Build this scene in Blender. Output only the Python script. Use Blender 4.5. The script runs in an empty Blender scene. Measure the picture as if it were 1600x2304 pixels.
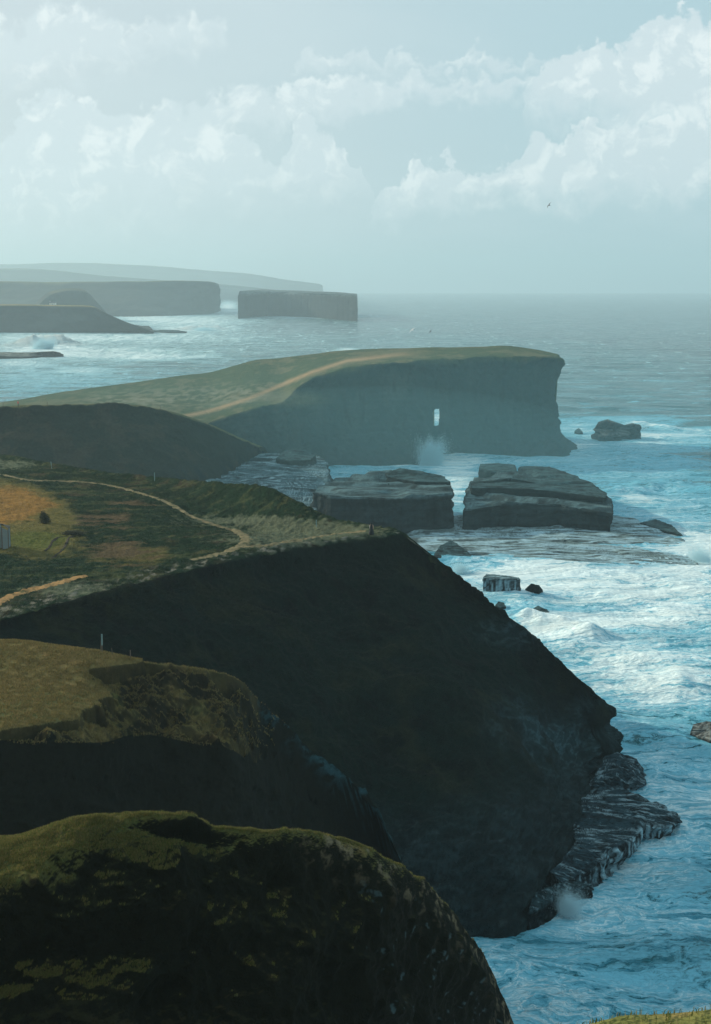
import bpy, math, random
import numpy as np
from mathutils import Vector
from mathutils.bvhtree import BVHTree

random.seed(7); RS = np.random.RandomState(11)
R = math.radians
scene = bpy.context.scene
C = scene.collection

# ------------------------------------------------------------------ camera
F = 3200.0; CX = 800.0; CY = 1152.0; HC = 65.0           # photo pixels (1600 x 2304), metres
TH = math.atan((CY - 645.0) / F)
cam = bpy.data.cameras.new('camera'); co = bpy.data.objects.new('camera', cam); C.objects.link(co)
co.location = (0, 0, HC); co.rotation_euler = (math.pi / 2 - TH, 0, 0)
cam.sensor_fit = 'VERTICAL'; cam.sensor_height = 36.0; cam.lens = 36.0 * F / 2304.0
cam.clip_start = 0.1; cam.clip_end = 60000
scene.camera = co

# ------------------------------------------------------------------ view, sun, sky
scene.view_settings.view_transform = 'Standard'; scene.view_settings.look = 'None'
scene.view_settings.exposure = 0.0; scene.view_settings.gamma = 1.0
SUN_EL, SUN_AZ = R(21), R(-63)                             # azimuth from +Y, negative = left
SD = Vector((math.cos(SUN_EL) * math.sin(SUN_AZ), math.cos(SUN_EL) * math.cos(SUN_AZ), math.sin(SUN_EL)))
sun = bpy.data.lights.new('sun', 'SUN'); so = bpy.data.objects.new('sun', sun); C.objects.link(so)
sun.energy = 5.0; sun.angle = R(0.5); sun.color = (1.0, 0.86, 0.66)
so.rotation_euler = SD.to_track_quat('Z', 'Y').to_euler(); so.location = (0, 0, 200)

ct, st = math.cos(TH), math.sin(TH)
def raydir(px, py):
    a = (px - CX) / F; b = -(py - CY) / F
    return np.array([a, ct + b * st, -st + b * ct])
def P(px, py, Y=None, z=None):
    d = raydir(px, py)
    t = Y / d[1] if Y is not None else (z - HC) / d[2]
    return np.array([0, 0, HC]) + d * t
def XP(px, Y, z):
    """point at plan depth Y, height z, in the image column px"""
    # cam coords depth = Y*ct - (z-HC)*st
    dep = Y * ct - (z - HC) * st
    return np.array([(px - CX) / F * dep, Y, z])
def proj(p):
    x = p[..., 0]; y = p[..., 1]; z = p[..., 2] - HC
    dep = np.maximum(y * ct - z * st, 0.05); up = y * st + z * ct
    return CX + F * x / dep, CY - F * up / dep

# ------------------------------------------------------------------ node helpers
class NT:
    def __init__(s, tree): s.t = tree; s.n = tree.nodes; s.l = tree.links
    def node(s, typ, **kw):
        nd = s.n.new(typ)
        for k, v in kw.items(): setattr(nd, k, v)
        return nd
    def put(s, sock, v):
        if isinstance(v, bpy.types.NodeSocket): s.l.new(v, sock)
        elif v is not None: sock.default_value = v
    def m(s, op, a, b=None, c=None, clamp=False):
        nd = s.node('ShaderNodeMath', operation=op, use_clamp=clamp)
        s.put(nd.inputs[0], a); s.put(nd.inputs[1], b); s.put(nd.inputs[2], c)
        return nd.outputs[0]
    def vm(s, op, a, b=None):
        nd = s.node('ShaderNodeVectorMath', operation=op); s.put(nd.inputs[0], a); s.put(nd.inputs[1], b)
        return nd.outputs[0]
    def noise(s, vec, scale, detail=4, rough=.5, dist=0.0, out='Fac', dim='3D'):
        nd = s.node('ShaderNodeTexNoise', noise_dimensions=dim); s.put(nd.inputs['Vector'], vec)
        nd.inputs['Scale'].default_value = scale; nd.inputs['Detail'].default_value = detail
        nd.inputs['Roughness'].default_value = rough; nd.inputs['Distortion'].default_value = dist
        return nd.outputs[out]
    def mapping(s, vec, loc=(0, 0, 0), rot=(0, 0, 0), sc=(1, 1, 1)):
        nd = s.node('ShaderNodeMapping'); s.put(nd.inputs[0], vec)
        nd.inputs[1].default_value = loc; nd.inputs[2].default_value = rot; nd.inputs[3].default_value = sc
        return nd.outputs[0]
    def smooth(s, v, lo, hi, a=0.0, b=1.0):
        nd = s.node('ShaderNodeMapRange', interpolation_type='SMOOTHSTEP'); s.put(nd.inputs[0], v)
        s.put(nd.inputs[1], lo); s.put(nd.inputs[2], hi); s.put(nd.inputs[3], a); s.put(nd.inputs[4], b)
        return nd.outputs[0]
    def mix(s, f, a, b, blend='MIX'):
        nd = s.node('ShaderNodeMix', data_type='RGBA', blend_type=blend)
        s.put(nd.inputs[0], f)
        for i, v in ((6, a), (7, b)):
            s.put(nd.inputs[i], v if isinstance(v, bpy.types.NodeSocket) else (*v, 1.0))
        return nd.outputs[2]

# ---- world: Nishita sky with clouds laid out by direction
world = bpy.data.worlds.new('World'); scene.world = world; world.use_nodes = True
w = NT(world.node_tree); w.n.clear()
tc = w.node('ShaderNodeTexCoord')
sep = w.node('ShaderNodeSeparateXYZ'); w.put(sep.inputs[0], tc.outputs['Generated'])
zc = w.m('MAXIMUM', sep.outputs[2], 0.004)
comb = w.node('ShaderNodeCombineXYZ')
w.put(comb.inputs[0], sep.outputs[0]); w.put(comb.inputs[1], sep.outputs[1]); w.put(comb.inputs[2], zc)
sky = w.node('ShaderNodeTexSky', sky_type='NISHITA'); sky.sun_disc = False
sky.sun_elevation = SUN_EL; sky.sun_rotation = SUN_AZ
sky.air_density = 1.0; sky.dust_density = 3.0; sky.ozone_density = 1.0
w.put(sky.inputs[0], comb.outputs[0])
ya = w.m('MAXIMUM', w.m('ABSOLUTE', sep.outputs[1]), 0.15)
cu = w.m('DIVIDE', sep.outputs[0], ya); cv = w.m('DIVIDE', sep.outputs[2], ya)
uvn = w.node('ShaderNodeCombineXYZ'); w.put(uvn.inputs[0], cu); w.put(uvn.inputs[1], cv)
UV = uvn.outputs[0]
def uvpix(px, py):
    d = raydir(px, py); return d[0] / d[1], d[2] / d[1]
def profile(x, pts):
    """height of a cloud outline over azimuth, as a curve"""
    nd = w.node('ShaderNodeFloatCurve'); cvm = nd.mapping; cvm.use_clip = False; c = cvm.curves[0]
    q = [uvpix(*p) for p in pts]; q = [((u + .4) / .8, v / .4) for u, v in q]
    q = [(max(0.0, u), v) for u, v in q]
    c.points[0].location = q[0]; c.points[1].location = q[-1]
    for p in q[1:-1]: c.points.new(*p)
    for p in c.points: p.handle_type = 'AUTO'
    cvm.update(); w.put(nd.inputs['Value'], x)
    return w.m('MULTIPLY', nd.outputs[0], .4)
# billowing outline
vo = w.node('ShaderNodeTexVoronoi', feature='F1', voronoi_dimensions='2D'); vo.inputs['Scale'].default_value = 36
vo.inputs['Detail'].default_value = 2.5; vo.inputs['Roughness'].default_value = .55
wc = w.noise(UV, 26, 4, .55, out='Color', dim='2D')
UVw = w.vm('ADD', UV, w.vm('MULTIPLY', w.vm('SUBTRACT', wc, (.5, .5, .5)), (.030, .022, 0)))
w.put(vo.inputs['Vector'], UVw)
bil = w.m('SUBTRACT', .40, vo.outputs['Distance'])
nf = w.noise(UV, 70, 6, .62, dim='2D')
se = w.node('ShaderNodeSeparateXYZ'); w.put(se.inputs[0], UVw)
vv = w.m('SUBTRACT', w.m('SUBTRACT', se.outputs[1], w.m('MULTIPLY', bil, .013)), w.m('MULTIPLY', w.m('SUBTRACT', nf, .5), .026))
xx = w.m('MULTIPLY_ADD', se.outputs[0], 1.25, .5)
BANKS = [  # top outline, bottom outline (px), softness above, softness below (px), strength
    ([(-480, 250), (-200, 240), (0, 300), (50, 210), (130, 176), (200, 196), (280, 222), (340, 246), (420, 232), (520, 290), (700, 520), (2080, 640)],
     [(-480, 460), (0, 470), (250, 450), (400, 420), (600, 400), (2080, 400)], 16, 190, .90),
    ([(-480, 640), (120, 560), (175, 290), (240, 322), (270, 300), (330, 300), (400, 372), (450, 366), (490, 318), (530, 284), (570, 322), (625, 345), (650, 280), (682, 240), (740, 268), (776, 292), (810, 370), (880, 600), (2080, 640)],
     [(-480, 440), (0, 450), (300, 440), (500, 415), (760, 400), (2080, 400)], 11, 130, .85),
    ([(-480, 400), (230, 330), (330, 240), (450, 205), (600, 185), (750, 165), (900, 142), (1000, 158), (1150, 160), (1260, 180), (1500, 240), (2080, 300)],
     [(-480, 280), (300, 285), (600, 262), (760, 226), (900, 200), (1200, 200), (2080, 200)], 18, 60, .80),
    ([(-480, 640), (1120, 400), (1200, 160), (1240, 120), (1290, 80), (1345, 55), (1392, 92), (1430, 60), (1442, 25), (1500, 8), (1560, 4), (1640, -10), (2080, 40)],
     [(-480, 240), (1200, 215), (1400, 250), (1640, 300), (2080, 260)], 12, 130, .95),
    ([(-480, 640), (780, 560), (822, 432), (855, 400), (930, 352), (1010, 333), (1060, 362), (1090, 338), (1150, 340), (1184, 274), (1240, 286), (1300, 276), (1360, 250), (1430, 232), (1485, 262), (1540, 250), (1620, 262), (2080, 300)],
     [(-480, 460), (850, 452), (1100, 430), (1400, 425), (1640, 400), (2080, 420)], 9, 80, .95),
    ([(-480, -10), (-100, 0), (0, 20), (100, 0), (220, 4), (320, 44), (348, 24), (420, 12), (500, 36), (560, 160), (2080, 500)],
     [(-480, 150), (0, 150), (200, 130), (350, 90), (500, 60), (2080, 60)], 22, 90, .80),
    ([(-480, 600), (620, 260), (672, 120), (712, 82), (760, 96), (830, 102), (1000, 112), (1080, 100), (1200, 118), (1300, 240), (2080, 500)],
     [(-480, 140), (700, 138), (1000, 134), (1200, 140), (2080, 140)], 12, 45, .60)]
cov = None
for tp_, bt_, sa, sb, wt in BANKS:
    up = w.smooth(w.m('SUBTRACT', profile(xx, tp_), vv), -sa / F * .4, sa / F)
    lo = w.smooth(w.m('SUBTRACT', vv, profile(xx, bt_)), -sb / F * .6, sb / F * .5)
    b_ = w.m('MULTIPLY', w.m('MULTIPLY', up, lo), wt)
    cov = b_ if cov is None else w.m('MAXIMUM', cov, b_)
na = w.noise(UVw, 30, 5, .6, dim='2D'); nb = w.noise(w.vm('ADD', UVw, (-.006, .006, 0)), 30, 5, .6, dim='2D')
lit = w.smooth(w.m('ADD', w.m('SUBTRACT', na, nb), w.m('MULTIPLY', bil, .16)), -.10, .14)
soft = w.smooth(w.noise(w.mapping(UV, sc=(1, 3.2, 1)), 4.2, 4, .55, .4, dim='2D'), .35, .75)
skyc = w.mix(1.0, sky.outputs[0], (.84, 1.0, .98), 'MULTIPLY')
# thin pale overcast over the clear sky, whiter towards the sun at left
veil = w.mix(w.smooth(cu, -.28, .28), (7.5, 8.6, 9.1), (5.6, 7.9, 8.7))
skyv = w.mix(.88, skyc, veil)
skyv = w.mix(w.m('MULTIPLY', soft, .30), skyv, (7.6, 8.9, 9.3))
cloudc = w.mix(lit, (8.1, 9.3, 9.7), (10.6, 11.4, 11.4))
final = w.mix(w.m('MULTIPLY', cov, .90), skyv, cloudc)
bg = w.node('ShaderNodeBackground'); w.put(bg.inputs[0], final); bg.inputs[1].default_value = 0.087
wo = w.node('ShaderNodeOutputWorld'); w.l.new(bg.outputs[0], wo.inputs[0])

# ------------------------------------------------------------------ numpy noise
_perm = RS.permutation(256); _perm = np.concatenate([_perm, _perm, _perm])
_g = RS.normal(size=(256, 3)); _g /= np.linalg.norm(_g, axis=1)[:, None]
def noise3(p):
    p = np.asarray(p, dtype=np.float64)
    i = np.floor(p).astype(np.int64); f = p - i
    u = f * f * f * (f * (f * 6 - 15) + 10)
    i &= 255
    def gr(dx, dy, dz):
        h = _perm[_perm[_perm[(i[..., 0] + dx) & 255] + ((i[..., 1] + dy) & 255)] + ((i[..., 2] + dz) & 255)]
        g = _g[h & 255]
        return g[..., 0] * (f[..., 0] - dx) + g[..., 1] * (f[..., 1] - dy) + g[..., 2] * (f[..., 2] - dz)
    def L(a, b, t): return a + (b - a) * t
    x0 = L(L(gr(0, 0, 0), gr(1, 0, 0), u[..., 0]), L(gr(0, 1, 0), gr(1, 1, 0), u[..., 0]), u[..., 1])
    x1 = L(L(gr(0, 0, 1), gr(1, 0, 1), u[..., 0]), L(gr(0, 1, 1), gr(1, 1, 1), u[..., 0]), u[..., 1])
    return L(x0, x1, u[..., 2]) * 1.5
def fbm(p, sc, o=4, gain=.5, off=0.0):
    p = np.asarray(p) * np.asarray(sc) + off
    a = 1.0; s = 0.0; t = 0.0
    for k in range(o):
        s = s + a * noise3(p + k * 17.3); t += a; a *= gain; p = p * 2.03
    return s / t
def ridged(p, sc, o=4, gain=.5, off=0.0):
    p = np.asarray(p) * np.asarray(sc) + off
    a = 1.0; s = 0.0; t = 0.0
    for k in range(o):
        s = s + a * (.62 - 2 * np.abs(noise3(p + k * 9.7))); t += a; a *= gain; p = p * 2.07
    return s / t
def sst(x, a, b):
    t = np.clip((x - a) / (b - a), 0, 1); return t * t * (3 - 2 * t)
def lerp(a, b, t): return a + (b - a) * t
def mixc(c, col, m): return c * (1 - m[..., None]) + np.asarray(col) * m[..., None]

# ------------------------------------------------------------------ object helpers
def make_mesh(name, V, Fc, mat, parent=None, col=None, smooth=True, extra=None):
    me = bpy.data.meshes.new(name)
    V = np.asarray(V, dtype=np.float32).reshape(-1, 3)
    if isinstance(Fc, np.ndarray):
        k = Fc.shape[1]; n = len(Fc)
        me.vertices.add(len(V)); me.vertices.foreach_set('co', V.ravel())
        me.loops.add(n * k); me.loops.foreach_set('vertex_index', Fc.astype(np.int32).ravel())
        me.polygons.add(n); me.polygons.foreach_set('loop_start', np.arange(0, n * k, k, dtype=np.int32))
        me.update(calc_edges=True); me.validate()
    else:
        me.from_pydata(V.tolist(), [], Fc)
    me.polygons.foreach_set('use_smooth', np.full(len(me.polygons), smooth))
    if col is not None:
        a = me.color_attributes.new('paint', 'FLOAT_COLOR', 'POINT')
        c4 = np.ones((len(V), 4), dtype=np.float32); c4[:, :3] = np.clip(np.asarray(col).reshape(-1, 3), 0, 1)
        a.data.foreach_set('color', c4.ravel())
    for k, v in (extra or {}).items():
        a = me.attributes.new(k, 'FLOAT', 'POINT'); a.data.foreach_set('value', np.asarray(v, dtype=np.float32).ravel())
    me.update()
    o = bpy.data.objects.new(name, me); C.objects.link(o)
    if mat: me.materials.append(mat)
    if parent: o.parent = parent
    return o
def tag(o, label=None, cat=None, group=None, kind=None):
    if label: o['label'] = label
    if cat: o['category'] = cat
    if group: o['group'] = group
    if kind: o['kind'] = kind
    return o
def empty(name, loc, rz=0):
    o = bpy.data.objects.new(name, None); C.objects.link(o); o.location = loc; o.rotation_euler = (0, 0, rz)
    o.empty_display_size = .2
    return o
def grid_faces(nr, nc, wrap=False):
    r = np.arange(nr - 1)[:, None]; c = np.arange(nc if wrap else nc - 1)[None, :]; c2 = (c + 1) % nc
    return np.stack([r * nc + c, r * nc + c2, (r + 1) * nc + c2, (r + 1) * nc + c], -1).reshape(-1, 4)
def catmull(A, seg, wrap=False):
    """A (n, m, 3) interpolated along axis 0; seg = samples per segment"""
    n = len(A); out = []
    ns = n if wrap else n - 1
    for i in range(ns):
        if wrap: p0, p1, p2, p3 = A[(i - 1) % n], A[i], A[(i + 1) % n], A[(i + 2) % n]
        else:
            p1, p2 = A[i], A[i + 1]
            p0 = A[i - 1] if i > 0 else 2 * p1 - p2
            p3 = A[i + 2] if i < n - 2 else 2 * p2 - p1
        # limited tangents, so that tight rows do not overshoot
        d = np.linalg.norm(p2 - p1, axis=-1, keepdims=True)
        m1 = (p2 - p0) / 2; m2 = (p3 - p1) / 2
        l1 = np.linalg.norm(m1, axis=-1, keepdims=True) + 1e-9; l2 = np.linalg.norm(m2, axis=-1, keepdims=True) + 1e-9
        m1 = m1 * np.minimum(1, 1.2 * d / l1); m2 = m2 * np.minimum(1, 1.2 * d / l2)
        t = np.arange(seg[i]) / seg[i]; t = t[:, None, None]
        out.append((2 * t**3 - 3 * t**2 + 1) * p1 + (t**3 - 2 * t**2 + t) * m1 + (-2 * t**3 + 3 * t**2) * p2 + (t**3 - t**2) * m2)
    if not wrap: out.append(A[-1][None])
    return np.concatenate(out, 0)
def normals(G, wrap=False):
    if wrap: du = np.roll(G, -1, 1) - np.roll(G, 1, 1)
    else: du = np.gradient(G, axis=1)
    dv = np.gradient(G, axis=0)
    N = np.cross(du, dv); N /= np.linalg.norm(N, axis=-1, keepdims=True) + 1e-9
    return N
def blur_grid(A, k):
    for _ in range(k):
        A[1:-1] = (A[:-2] + 2 * A[1:-1] + A[2:]) / 4
        A[:, 1:-1] = (A[:, :-2] + 2 * A[:, 1:-1] + A[:, 2:]) / 4
    return A
def loft(rows, rseg, cseg):
    """rows: list (R) of lists (Cn) of points; rows run back to front, columns left to right -> normals face up / to the camera"""
    A = np.array(rows, dtype=float)
    A = catmull(A, rseg)
    A = catmull(A.transpose(1, 0, 2), cseg).transpose(1, 0, 2)
    rp = np.concatenate([i + np.arange(s) / s for i, s in enumerate(rseg)] + [[len(rseg)]])
    cp = np.concatenate([i + np.arange(s) / s for i, s in enumerate(cseg)] + [[len(cseg)]])
    return A, rp[:, None] + 0 * cp[None, :], cp[None, :] + 0 * rp[:, None]
def upn(G):
    N = -normals(G)
    # rows run to the camera (-Y), columns to +X: du x dv = X x (-Y) = -Z, so flipped
    return N

# ------------------------------------------------------------------ materials
def newmat(name):
    m = bpy.data.materials.new(name); m.use_nodes = True
    t = NT(m.node_tree); t.n.clear()
    out = t.node('ShaderNodeOutputMaterial'); bs = t.node('ShaderNodeBsdfPrincipled'); t.l.new(bs.outputs[0], out.inputs[0])
    return m, t, bs, out
def terrain_mat(name, fine=2.2, amp=.45, bump=.35, bdist=.25, rough=.95, spec=.05, stretch=(1, 1, 1)):
    m, t, bs, out = newmat(name)
    at = t.node('ShaderNodeAttribute', attribute_name='paint')
    tcn = t.node('ShaderNodeTexCoord'); v = t.mapping(tcn.outputs['Object'], sc=stretch)
    n1 = t.noise(v, fine, 6, .65, .3); n2 = t.noise(v, fine * .17, 5, .6, .5)
    f = t.m('ADD', t.m('MULTIPLY', t.m('SUBTRACT', n1, .5), amp * 3.2), t.m('MULTIPLY', t.m('SUBTRACT', n2, .5), amp * 1.6))
    f = t.m('ADD', 1.0, f); f = t.m('MAXIMUM', f, .18)
    cmb = t.node('ShaderNodeCombineXYZ'); [t.put(cmb.inputs[i], f) for i in range(3)]
    c = t.vm('MULTIPLY', at.outputs['Color'], cmb.outputs[0])
    t.put(bs.inputs['Base Color'], c)
    bs.inputs['Roughness'].default_value = rough; bs.inputs['Specular IOR Level'].default_value = spec
    b = t.node('ShaderNodeBump'); b.inputs['Strength'].default_value = bump; b.inputs['Distance'].default_value = bdist
    t.put(b.inputs['Height'], t.m('ADD', n1, t.noise(v, fine * 3.5, 3, .6))); t.put(bs.inputs['Normal'], b.outputs[0])
    return m
def plain_mat(name, colr, rough=.7, var=.25, sc=8, metal=0, bump=.2):
    m, t, bs, out = newmat(name)
    tcn = t.node('ShaderNodeTexCoord')
    n = t.noise(tcn.outputs['Object'], sc, 5, .6)
    t.put(bs.inputs['Base Color'], t.mix(n, tuple(max(0, x * (1 - var)) for x in colr), tuple(min(1, x * (1 + var)) for x in colr)))
    bs.inputs['Roughness'].default_value = rough; bs.inputs['Metallic'].default_value = metal
    b = t.node('ShaderNodeBump'); b.inputs['Strength'].default_value = bump; b.inputs['Distance'].default_value = .02
    t.put(b.inputs['Height'], n); t.put(bs.inputs['Normal'], b.outputs[0])
    return m
M_heath = terrain_mat('heath_and_turf', 1.4, .50, 1.0, .55)
M_turf = terrain_mat('near_turf', 3.0, .42, .6, .15)
M_far = terrain_mat('far_land', .06, .22, .3, 4)
M_head = terrain_mat('headland_rock', .45, .30, .8, 1.0)
M_rock = terrain_mat('wet_rock', .9, .42, .9, .35, rough=.82, spec=.06, stretch=(1, 1, 2.6))
M_path = terrain_mat('bare_earth', 3.5, .25, .3, .05)

# ================================================================== TERRAIN
GRASS_O = (.17, .13, .05); GRASS_G = (.085, .095, .038); HEATH = (.012, .034, .017); HEATH_B = (.070, .052, .032)
SOIL = (.175, .150, .085); ROCK = (.010, .021, .023); SLOPE = (.0035, .0125, .0090)
bvh = {}
def make_bvh(key, G):
    nr, nc = G.shape[:2]
    bvh[key] = BVHTree.FromPolygons([tuple(v) for v in G.reshape(-1, 3)], grid_faces(nr, nc).tolist())
def hit(key, px, py):
    d = raydir(px, py); r = bvh[key].ray_cast(Vector((0, 0, HC)), Vector(d).normalized())
    return r[0]
def down(key, x, y):
    r = bvh[key].ray_cast(Vector((x, y, 200)), Vector((0, 0, -1))); return r[0]

# ---- main headland: plateau with paths and the long dark slope ------------------------------
CPX = [-260, 0, 180, 350, 500, 620, 740, 860, 905, 980, 1050, 1120, 1200, 1280, 1345, 1376]
backpy = [1012, 1030, 1060, 1079, 1093, 1106, 1168, 1187, 1198, 1255, 1310, 1370, 1430, 1508, 1562, 1592]
backz = [32, 32, 31.5, 31.5, 33.4, 34.2, 31.6, 31.8, 31.7, 28, 25, 22, 18.5, 15, 12, 9]
rimpy = [1470, 1397, 1342, 1300, 1264, 1240, 1220, 1205, 1202, 1257, 1312, 1372, 1432, 1510, 1564, 1594]
rimz = [32.5, 32.3, 32.2, 32, 32, 32, 31.9, 31.9, 31.6, 27.8, 24.8, 21.8, 18.3, 14.8, 11.8, 8.8]
back = [P(a, b, z=c) for a, b, c in zip(CPX, backpy, backz)]
rim = [P(a, b, z=c) for a, b, c in zip(CPX, rimpy, rimz)]
base = [XP(-260, 122, 29), XP(0, 126, 27), XP(200, 128, 22), XP(380, 128, 16), XP(560, 130, 10), XP(740, 131, 5), XP(900, 132, -1),
        P(1075, 2138, z=-1), P(1185, 2100, z=-1), P(1262, 2030, z=-1), P(1296, 1960, z=-1), P(1306, 1890, z=-1), P(1314, 1835, z=-1), P(1332, 1790, z=-1), P(1356, 1752, z=-1), P(1378, 1715, z=-1)]
bb = []
for i, p in enumerate(back):
    k = 16 if i < 9 else 5
    bb.append(np.array([p[0] + (2 if i < 8 else 4), p[1] + k, -2.0 if i > 2 else 6.0]))
bb[-1] = back[-1] + np.array([1.5, 2, -11])
def between(a, b, s, zt, off=(0, 0, 0)):
    return [np.array([lerp(p[0], q[0], s), lerp(p[1], q[1], s), lerp(p[2], q[2], zt)]) + np.array(off) for p, q in zip(a, b)]
p1 = between(back, rim, .33, .33); p2 = between(back, rim, .66, .66)
# a low mound at the back of the plateau, hollow in front of it
for i, (a, b) in enumerate([(0, 0), (-.6, -.2), (-.9, -.3), (-1.0, -.2), (-3.6, -.4), (-4.6, -.7), (-1.8, -.3)]):
    p1[i][2] += a; p2[i][2] += b
rows = [bb, between(back, bb, .12, .35), back, between(back, p1, .12, .02), p1, p2, rim,
        between(rim, base, .035, .10), between(rim, base, .30, .30), between(rim, base, .58, .52), between(rim, base, .80, .70), between(rim, base, .94, .86), base,
        between(base, base, 0, 0, (0, -1.5, -6))]
G, rp, cp = loft(rows, [6, 8, 14, 60, 90, 110, 22, 70, 60, 44, 30, 14, 5], [14, 60, 60, 60, 52, 46, 46, 20, 20, 20, 20, 20, 20, 14, 8])
N = upn(G)
topm = sst(rp, 2.0, 2.4) * (1 - sst(rp, 5.85, 6.08)) * (1 - sst(cp, 7.9, 8.4))
facem = sst(rp, 6.0, 6.6)
low = sst(rp, 9.4, 10.6)
tipm = sst(cp, 8, 10)
clump = np.clip(ridged(G, (.45, .55, .2), 5, .62), -1, 1)
h_top = .55 * fbm(G, .08, 4) * 1.2 + .42 * clump + .10 * fbm(G, 2.2, 2)
h_face = 2.4 * fbm(G, (.045, .06, .05), 4, .55) + (1.2 + .9 * tipm) * ridged(G, (.11, .10, .10), 5, .60) + .34 * fbm(G, 1.0, 4, .6)
h_low = 3.0 * ridged(G, (.07, .07, .26), 5, .58) + .7 * ridged(G, (.2, .2, .9), 3)
edge = np.exp(-((rp - 6.0) / .16) ** 2) * (1 - tipm)
disp = topm * h_top + facem * ((1 - low) * h_face * (1 - .35 * tipm) + low * h_low) + tipm * (1 - facem) * (.9 * fbm(G, .2, 4) + .7 * ridged(G, .4, 4))
G = G + N * disp[..., None]
bk_ = sst(cp, 13.4, 14.8); G[..., 0] += bk_ * (.5 * np.exp(-((G[..., 2] - 8.6) / 1.2) ** 2) - .7 * np.exp(-((G[..., 2] - 6.3) / .9) ** 2) + .9 * np.exp(-((G[..., 2] - 3.6) / 1.4) ** 2) + .8 * fbm(G, .5, 4))
er = edge * fbm(G, (.35, .35, 0), 4, .6)                      # ragged broken rim
G[..., 1] += 2.6 * er; G[..., 2] += .5 * er
N = upn(G)
px, py = proj(G)
slope = N[..., 2]
n_a = fbm(G, .05, 5, .6); n_b = fbm(G, .22, 5, .6, 7.0); n_c = fbm(G, (.9, .9, .9), 3, .6, 3.0)
col = np.ones(G.shape) * np.array(HEATH)
col = mixc(col, HEATH_B, sst(n_b + .8 * n_a, .10, .38) * .7)
n_w = fbm(G, (.10, .45, .3), 5, .62, 44)
col = mixc(col, (.060, .078, .034), sst(n_w + .3 * n_c, .05, .28) * .8)
col = mixc(col, (.007, .024, .012), sst(-n_w + .5 * n_c, .0, .25) * .9)
col = mixc(col, GRASS_G, sst(n_c + n_b * .8, .10, .5) * .6)
def gz(cx, cy, sx, sy): return np.exp(-((px - cx) / sx) ** 2 - ((py - cy) / sy) ** 2)
fld = sst(gz(40, 1190, 130, 62) + gz(-60, 1130, 170, 60) + .5 * gz(300, 1250, 160, 40) + .30 * n_b, .33, .55)
col = mixc(col, (.14, .125, .040), fld)
org = sst(1.15 * gz(15, 1128, 105, 36) + gz(-50, 1150, 130, 34) + .5 * n_w + .3 * n_b + .2 * n_c, .42, .80)
col = mixc(col, (.29, .165, .045), org)
grn = sst(gz(80, 1215, 90, 26) + .3 * n_b, .4, .7)
col = mixc(col, (.105, .12, .030), grn)
pink = sst(gz(270, 1240, 110, 40) + gz(220, 1170, 90, 18) + gz(320, 1130, 90, 12) + 1.0 * n_w + .7 * n_b, .55, .95)
col = mixc(col, (.115, .082, .046), pink * .85)
silv = sst(gz(760, 1195, 150, 18) + gz(620, 1215, 170, 26) + gz(560, 1170, 200, 16) + gz(160, 1325, 120, 26) + gz(30, 1045, 70, 14) + .9 * n_c, .45, .95)
col = mixc(col, (.13, .155, .10), silv * .9)
stones = np.exp(-((rp - 5.90) / .10) ** 2) * (1 - tipm) * sst(fbm(G, .9, 3, .6, 20), .02, .30)
col = mixc(col, (.26, .25, .20), stones)
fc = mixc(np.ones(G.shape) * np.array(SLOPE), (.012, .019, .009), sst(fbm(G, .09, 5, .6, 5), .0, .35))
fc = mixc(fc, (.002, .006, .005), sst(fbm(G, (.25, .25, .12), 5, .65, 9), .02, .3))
rkb = np.clip(1.1 * gz(1270, 1650, 130, 75) * sst(fbm(G, .12, 4, .6, 77), -.2, .15) + .7 * gz(1180, 1420, 90, 30), 0, 1)
rk = np.clip(low + .9 * gz(1240, 1640, 130, 60) + .5 * gz(1250, 1450, 90, 40) + sst(fbm(G, .09, 4, .6, 31), .38, .6) * sst(cp, 5, 10), 0, 1)
fc = mixc(fc, ROCK, rk)
fc = mixc(fc, (.05, .085, .09), rk * sst(fbm(G, (.5, .5, 1.4), 4, .65, 2), .22, .5) * .8)
fc = mixc(fc, (.016, .045, .052), rkb * .9)
fc = mixc(fc, (.045, .095, .11), np.clip(rkb + .28 * low, 0, 1) * sst(ridged(G, (.35, .35, 1.1), 5, .62, 51), .10, .35))
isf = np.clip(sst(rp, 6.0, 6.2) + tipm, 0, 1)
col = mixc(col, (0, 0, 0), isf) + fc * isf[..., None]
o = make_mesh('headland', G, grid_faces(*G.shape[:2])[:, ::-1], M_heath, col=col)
tag(o, 'heath covered clifftop plateau with winding paths above a long dark slope to the sea', 'headland', kind='structure')
make_bvh('main', G); GA = G; CA = col

# ---- near mesa with slumped edge ----------------------------------------------------------------
CPX = [-260, 0, 120, 230, 330, 430, 520, 600, 700, 830, 905]
bk = [P(a, b, z=c) for a, b, c in zip(CPX, [1436, 1448, 1462, 1476, 1492, 1503, 1524, 1596, 1692, 1802, 1948], [37, 37, 37, 37, 36.6, 35.5, 34, 30, 25, 19, 14])]
fr = [P(a, b, z=c) for a, b, c in zip(CPX, [1660, 1648, 1650, 1645, 1625, 1645, 1665, 1712, 1790, 1885, 1985], [37, 37, 36.4, 35.4, 34.3, 33.2, 32, 27, 21, 14, 9.5])]
bbk = between(bk, bk, 0, 0, (2, 6, -14)); bb0 = [np.array([p[0] + 3, p[1] + 12, min(p[2] - 16, 20)]) for p in bk]
ft = [np.array([p[0] + 0.5, p[1] - 3 - .4 * i, p[2] - 9]) for i, p in enumerate(fr)]
f2 = [np.array([p[0] + 1.0, p[1] - 10 - .6 * i, max(p[2] - 22, -2)]) for i, p in enumerate(fr)]
f3 = [np.array([p[0] + 2.0, p[1] - 17 - .6 * i, -3.0 if i > 5 else 6.0]) for i, p in enumerate(fr)]
for i in range(7, 11): f2[i][0] += 2; f3[i][0] += 5
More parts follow.
